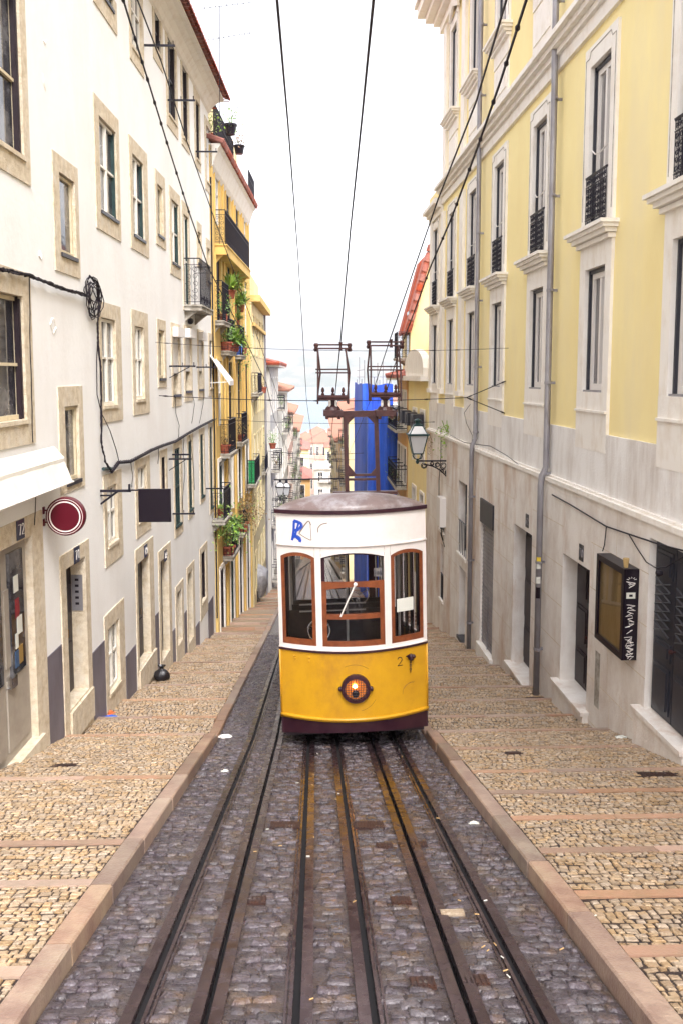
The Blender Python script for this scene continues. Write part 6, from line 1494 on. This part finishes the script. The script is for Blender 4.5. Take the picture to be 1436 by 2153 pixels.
# ================================================================ LITTER AND SMALL THINGS
def onside(x, y): p = onroad(x, y, KH); return Vector((p.x, p.y, (zl if p.x < 0 else zr)(p.y)))
p = onside(341, 1418); t = thing('bin_bag', 'knotted black bin bag standing on the left pavement beside a doorway', 'bin bag', p); rr = random.Random(3)
m = MB(); pr = [(.04, 0), (.17, .015), (.21, .07), (.21, .14), (.16, .21), (.07, .255), (.045, .27), (.075, .30), (.11, .34)]; n = 18; vs = []
for i, (r_, h_) in enumerate(pr):
    for k in range(n): a = 2*math.pi*k/n; q = .84*r_*(1+.10*math.sin(a*3+i*.9)+.06*math.sin(a*7+i*2)); vs.append(p+Vector((q*math.cos(a), q*math.sin(a)*.8, h_)))
m.add(vs, [(i*n+k, i*n+(k+1) % n, (i+1)*n+(k+1) % n, (i+1)*n+k) for i in range(len(pr)-1) for k in range(n)]+[tuple(range(n))]); m.build('bag', M['bag'], t, smooth=True)
def crumple(name, lb, cat, p, r, mt, seed, flat=.4, n=70):
    rr = random.Random(seed); m = MB(); nu, nv = 12, 7; vs = []
    for j in range(nv):
        for i in range(nu):
            a, e = 2*math.pi*i/nu, math.pi/2*j/(nv-1); q = r*(.75+.5*rr.random()); vs.append(Vector(p)+Vector((q*math.cos(a)*math.cos(e), q*math.sin(a)*math.cos(e)*.7, q*math.sin(e)*flat)))
    m.add(vs, [(j*nu+i, j*nu+(i+1) % nu, (j+1)*nu+(i+1) % nu, (j+1)*nu+i) for j in range(nv-1) for i in range(nu)])
    return tag(m.build(name, M[mt], loc=p), lb, cat)
crumple('plastic_scrap', 'crumpled red and orange plastic on the left pavement beside the low window', 'litter', onside(222, 1484), .17, 'orange', 1)
crumple('plastic_scrap', 'crumpled pale blue plastic beside the orange scrap on the left pavement', 'litter', onside(233, 1490), .13, 'cloth_b', 2, .3)
crumple('plastic_bag', 'clear white plastic litter by the wall left of the orange scrap', 'litter', onside(205, 1500), .15, 'offwhite', 3, .15)
crumple('blue_bag', 'bright blue plastic bag hanging by the blue doorway on the left', 'bag', onside(381, 1362)+Vector((-.05, 0, .1)), .22, 'cloth_b', 4, 1.4)
crumple('paper_scrap', 'white crumpled tissue on the road beside the left kerb, below the step', 'litter', onroad(474, 1622), .05, 'paper', 5, .4)
crumple('plastic_scrap', 'whitish plastic scrap in the gutter at the left kerb step', 'litter', onroad(474, 1550)+Vector((0, 0, .01)), .10, 'offwhite', 6, .25)
crumple('plastic_scrap', 'greyish wrapper on the right pavement by the wall', 'litter', onside(1306, 1551), .09, 'paper', 7, .3)
crumple('wrapper', 'small white and red wrapper lying on the road near the right kerb', 'litter', onroad(996, 1731), .05, 'paper', 8, .3)
m = MB(); p = onroad(950, 1922); m.box(lambda a, b, c: (p.x+a, p.y+b, zroad(p.y+b)+c), -.085, .085, -.045, .045, 0, .022); tag(m.build('loose_sett', M['calcada'], loc=p), 'single pale paving stone in the dark road, just left of the rightmost rail', 'paving stone')
rr = random.Random(14)
spots_ = [(625, 1646), (657, 1650), (660, 1628), (668, 1585), (745, 1895), (860, 1632), (1020, 1893), (1002, 1922), (1015, 1990), (1055, 2012), (1040, 1985), (1062, 2040), (563, 1743), (537, 1790), (590, 1778), (648, 1800), (706, 1680), (845, 1590), (1068, 2052), (655, 2100), (920, 1720), (1250, 1925), (1180, 1995), (660, 1760), (712, 1668), (1025, 1998), (965, 1893), (838, 1575)]
g0_ = None
for i, (x, y) in enumerate(spots_):
    p = onroad(x, y, KH+.01 if x > 1150 else .02); a = rr.uniform(0, 3.14); L_ = rr.uniform(.012, .022); d = Vector((math.cos(a)*L_, math.sin(a)*L_, -.251*math.sin(a)*L_))
    m = MB(); m.tube([p-d, p+d], .004, 6); o = m.build('cigarette_end', M['tan'] if i % 3 else M['paper'], loc=p)
    tag(o, 'tiny cigarette end dropped among the wet rails and road stones', 'cigarette end', 'cigarette ends in the road')
# covered motorbike at left beyond the tram
p = atY(541, 1262, 1); 
def onsideF(x, y, X=None): 
    d = ray(x, y); return onroad(x, y, KH-.04)
p = onsideF(543, 1262); t = thing('covered_motorbike', 'motorbike under a silvery grey cover parked on the left pavement beyond the mustard house', 'motorbike', p)
sx = abs(atY(565, 1230, p.y).x-atY(521, 1230, p.y).x)/2; hh = atY(543, 1187, p.y).z-p.z
m = MB(); n = 28; rows = []
for i in range(15):
    h = i/14; r_ = (.55+.55*math.sin(min(1, h*1.3)*1.4))*(1 if h < .8 else max(.08, (1-h)/.2)**.6); lean = -.28*max(0, h-.5)*sx*2
    for k in range(n): a = 2*math.pi*k/n; q = 1+.07*math.sin(a*6+i*.5)+.05*math.sin(a*11+i); m.v.append(p+Vector((sx*r_*q*math.cos(a)+lean, .75*r_*q*math.sin(a), .22+(hh-.22)*h+.06*math.sin(a*2)*(h > .6))))
m.f = [(i*n+k, i*n+(k+1) % n, (i+1)*n+(k+1) % n, (i+1)*n+k) for i in range(14) for k in range(n)]+[tuple(range(14*n, 15*n))]
m.build('cover', M['silver'], t, smooth=True)
for yy in (-.5, .55):
    m = MB(); m.lathe(p+Vector((-.06, yy, .26+(-.1 if yy > 0 else .05))), [(.16, 0), (.26, 0), (.28, .03), (.28, .09), (.26, .12), (.16, .12)], 20, (1, 0, 0)); m.build('wheel', M['black'], t)
# no-entry style round sign far left beyond the tram, small
# ================================================================ HAZE
def haze():
    b = bpy.data.meshes.new('haze'); bm = bmesh.new(); bmesh.ops.create_cube(bm, size=1); bm.to_mesh(b); bm.free()
    o = bpy.data.objects.new('haze', b); COL.objects.link(o); o.scale = (8400, 5300, 240); o.location = (0, 2500, 45); tag(o, kind='stuff')
    m = bpy.data.materials.new('haze_air'); m.use_nodes = True; n = m.node_tree; n.nodes.remove(n.nodes['Principled BSDF'])
    v = n.nodes.new('ShaderNodeVolumePrincipled'); v.inputs['Color'].default_value = (.93, .96, 1, 1); v.inputs['Density'].default_value = HAZE; v.inputs['Anisotropy'].default_value = .2
    n.links.new(v.outputs[0], n.nodes['Material Output'].inputs['Volume']); b.materials.append(m)
HAZE = .0003
haze()
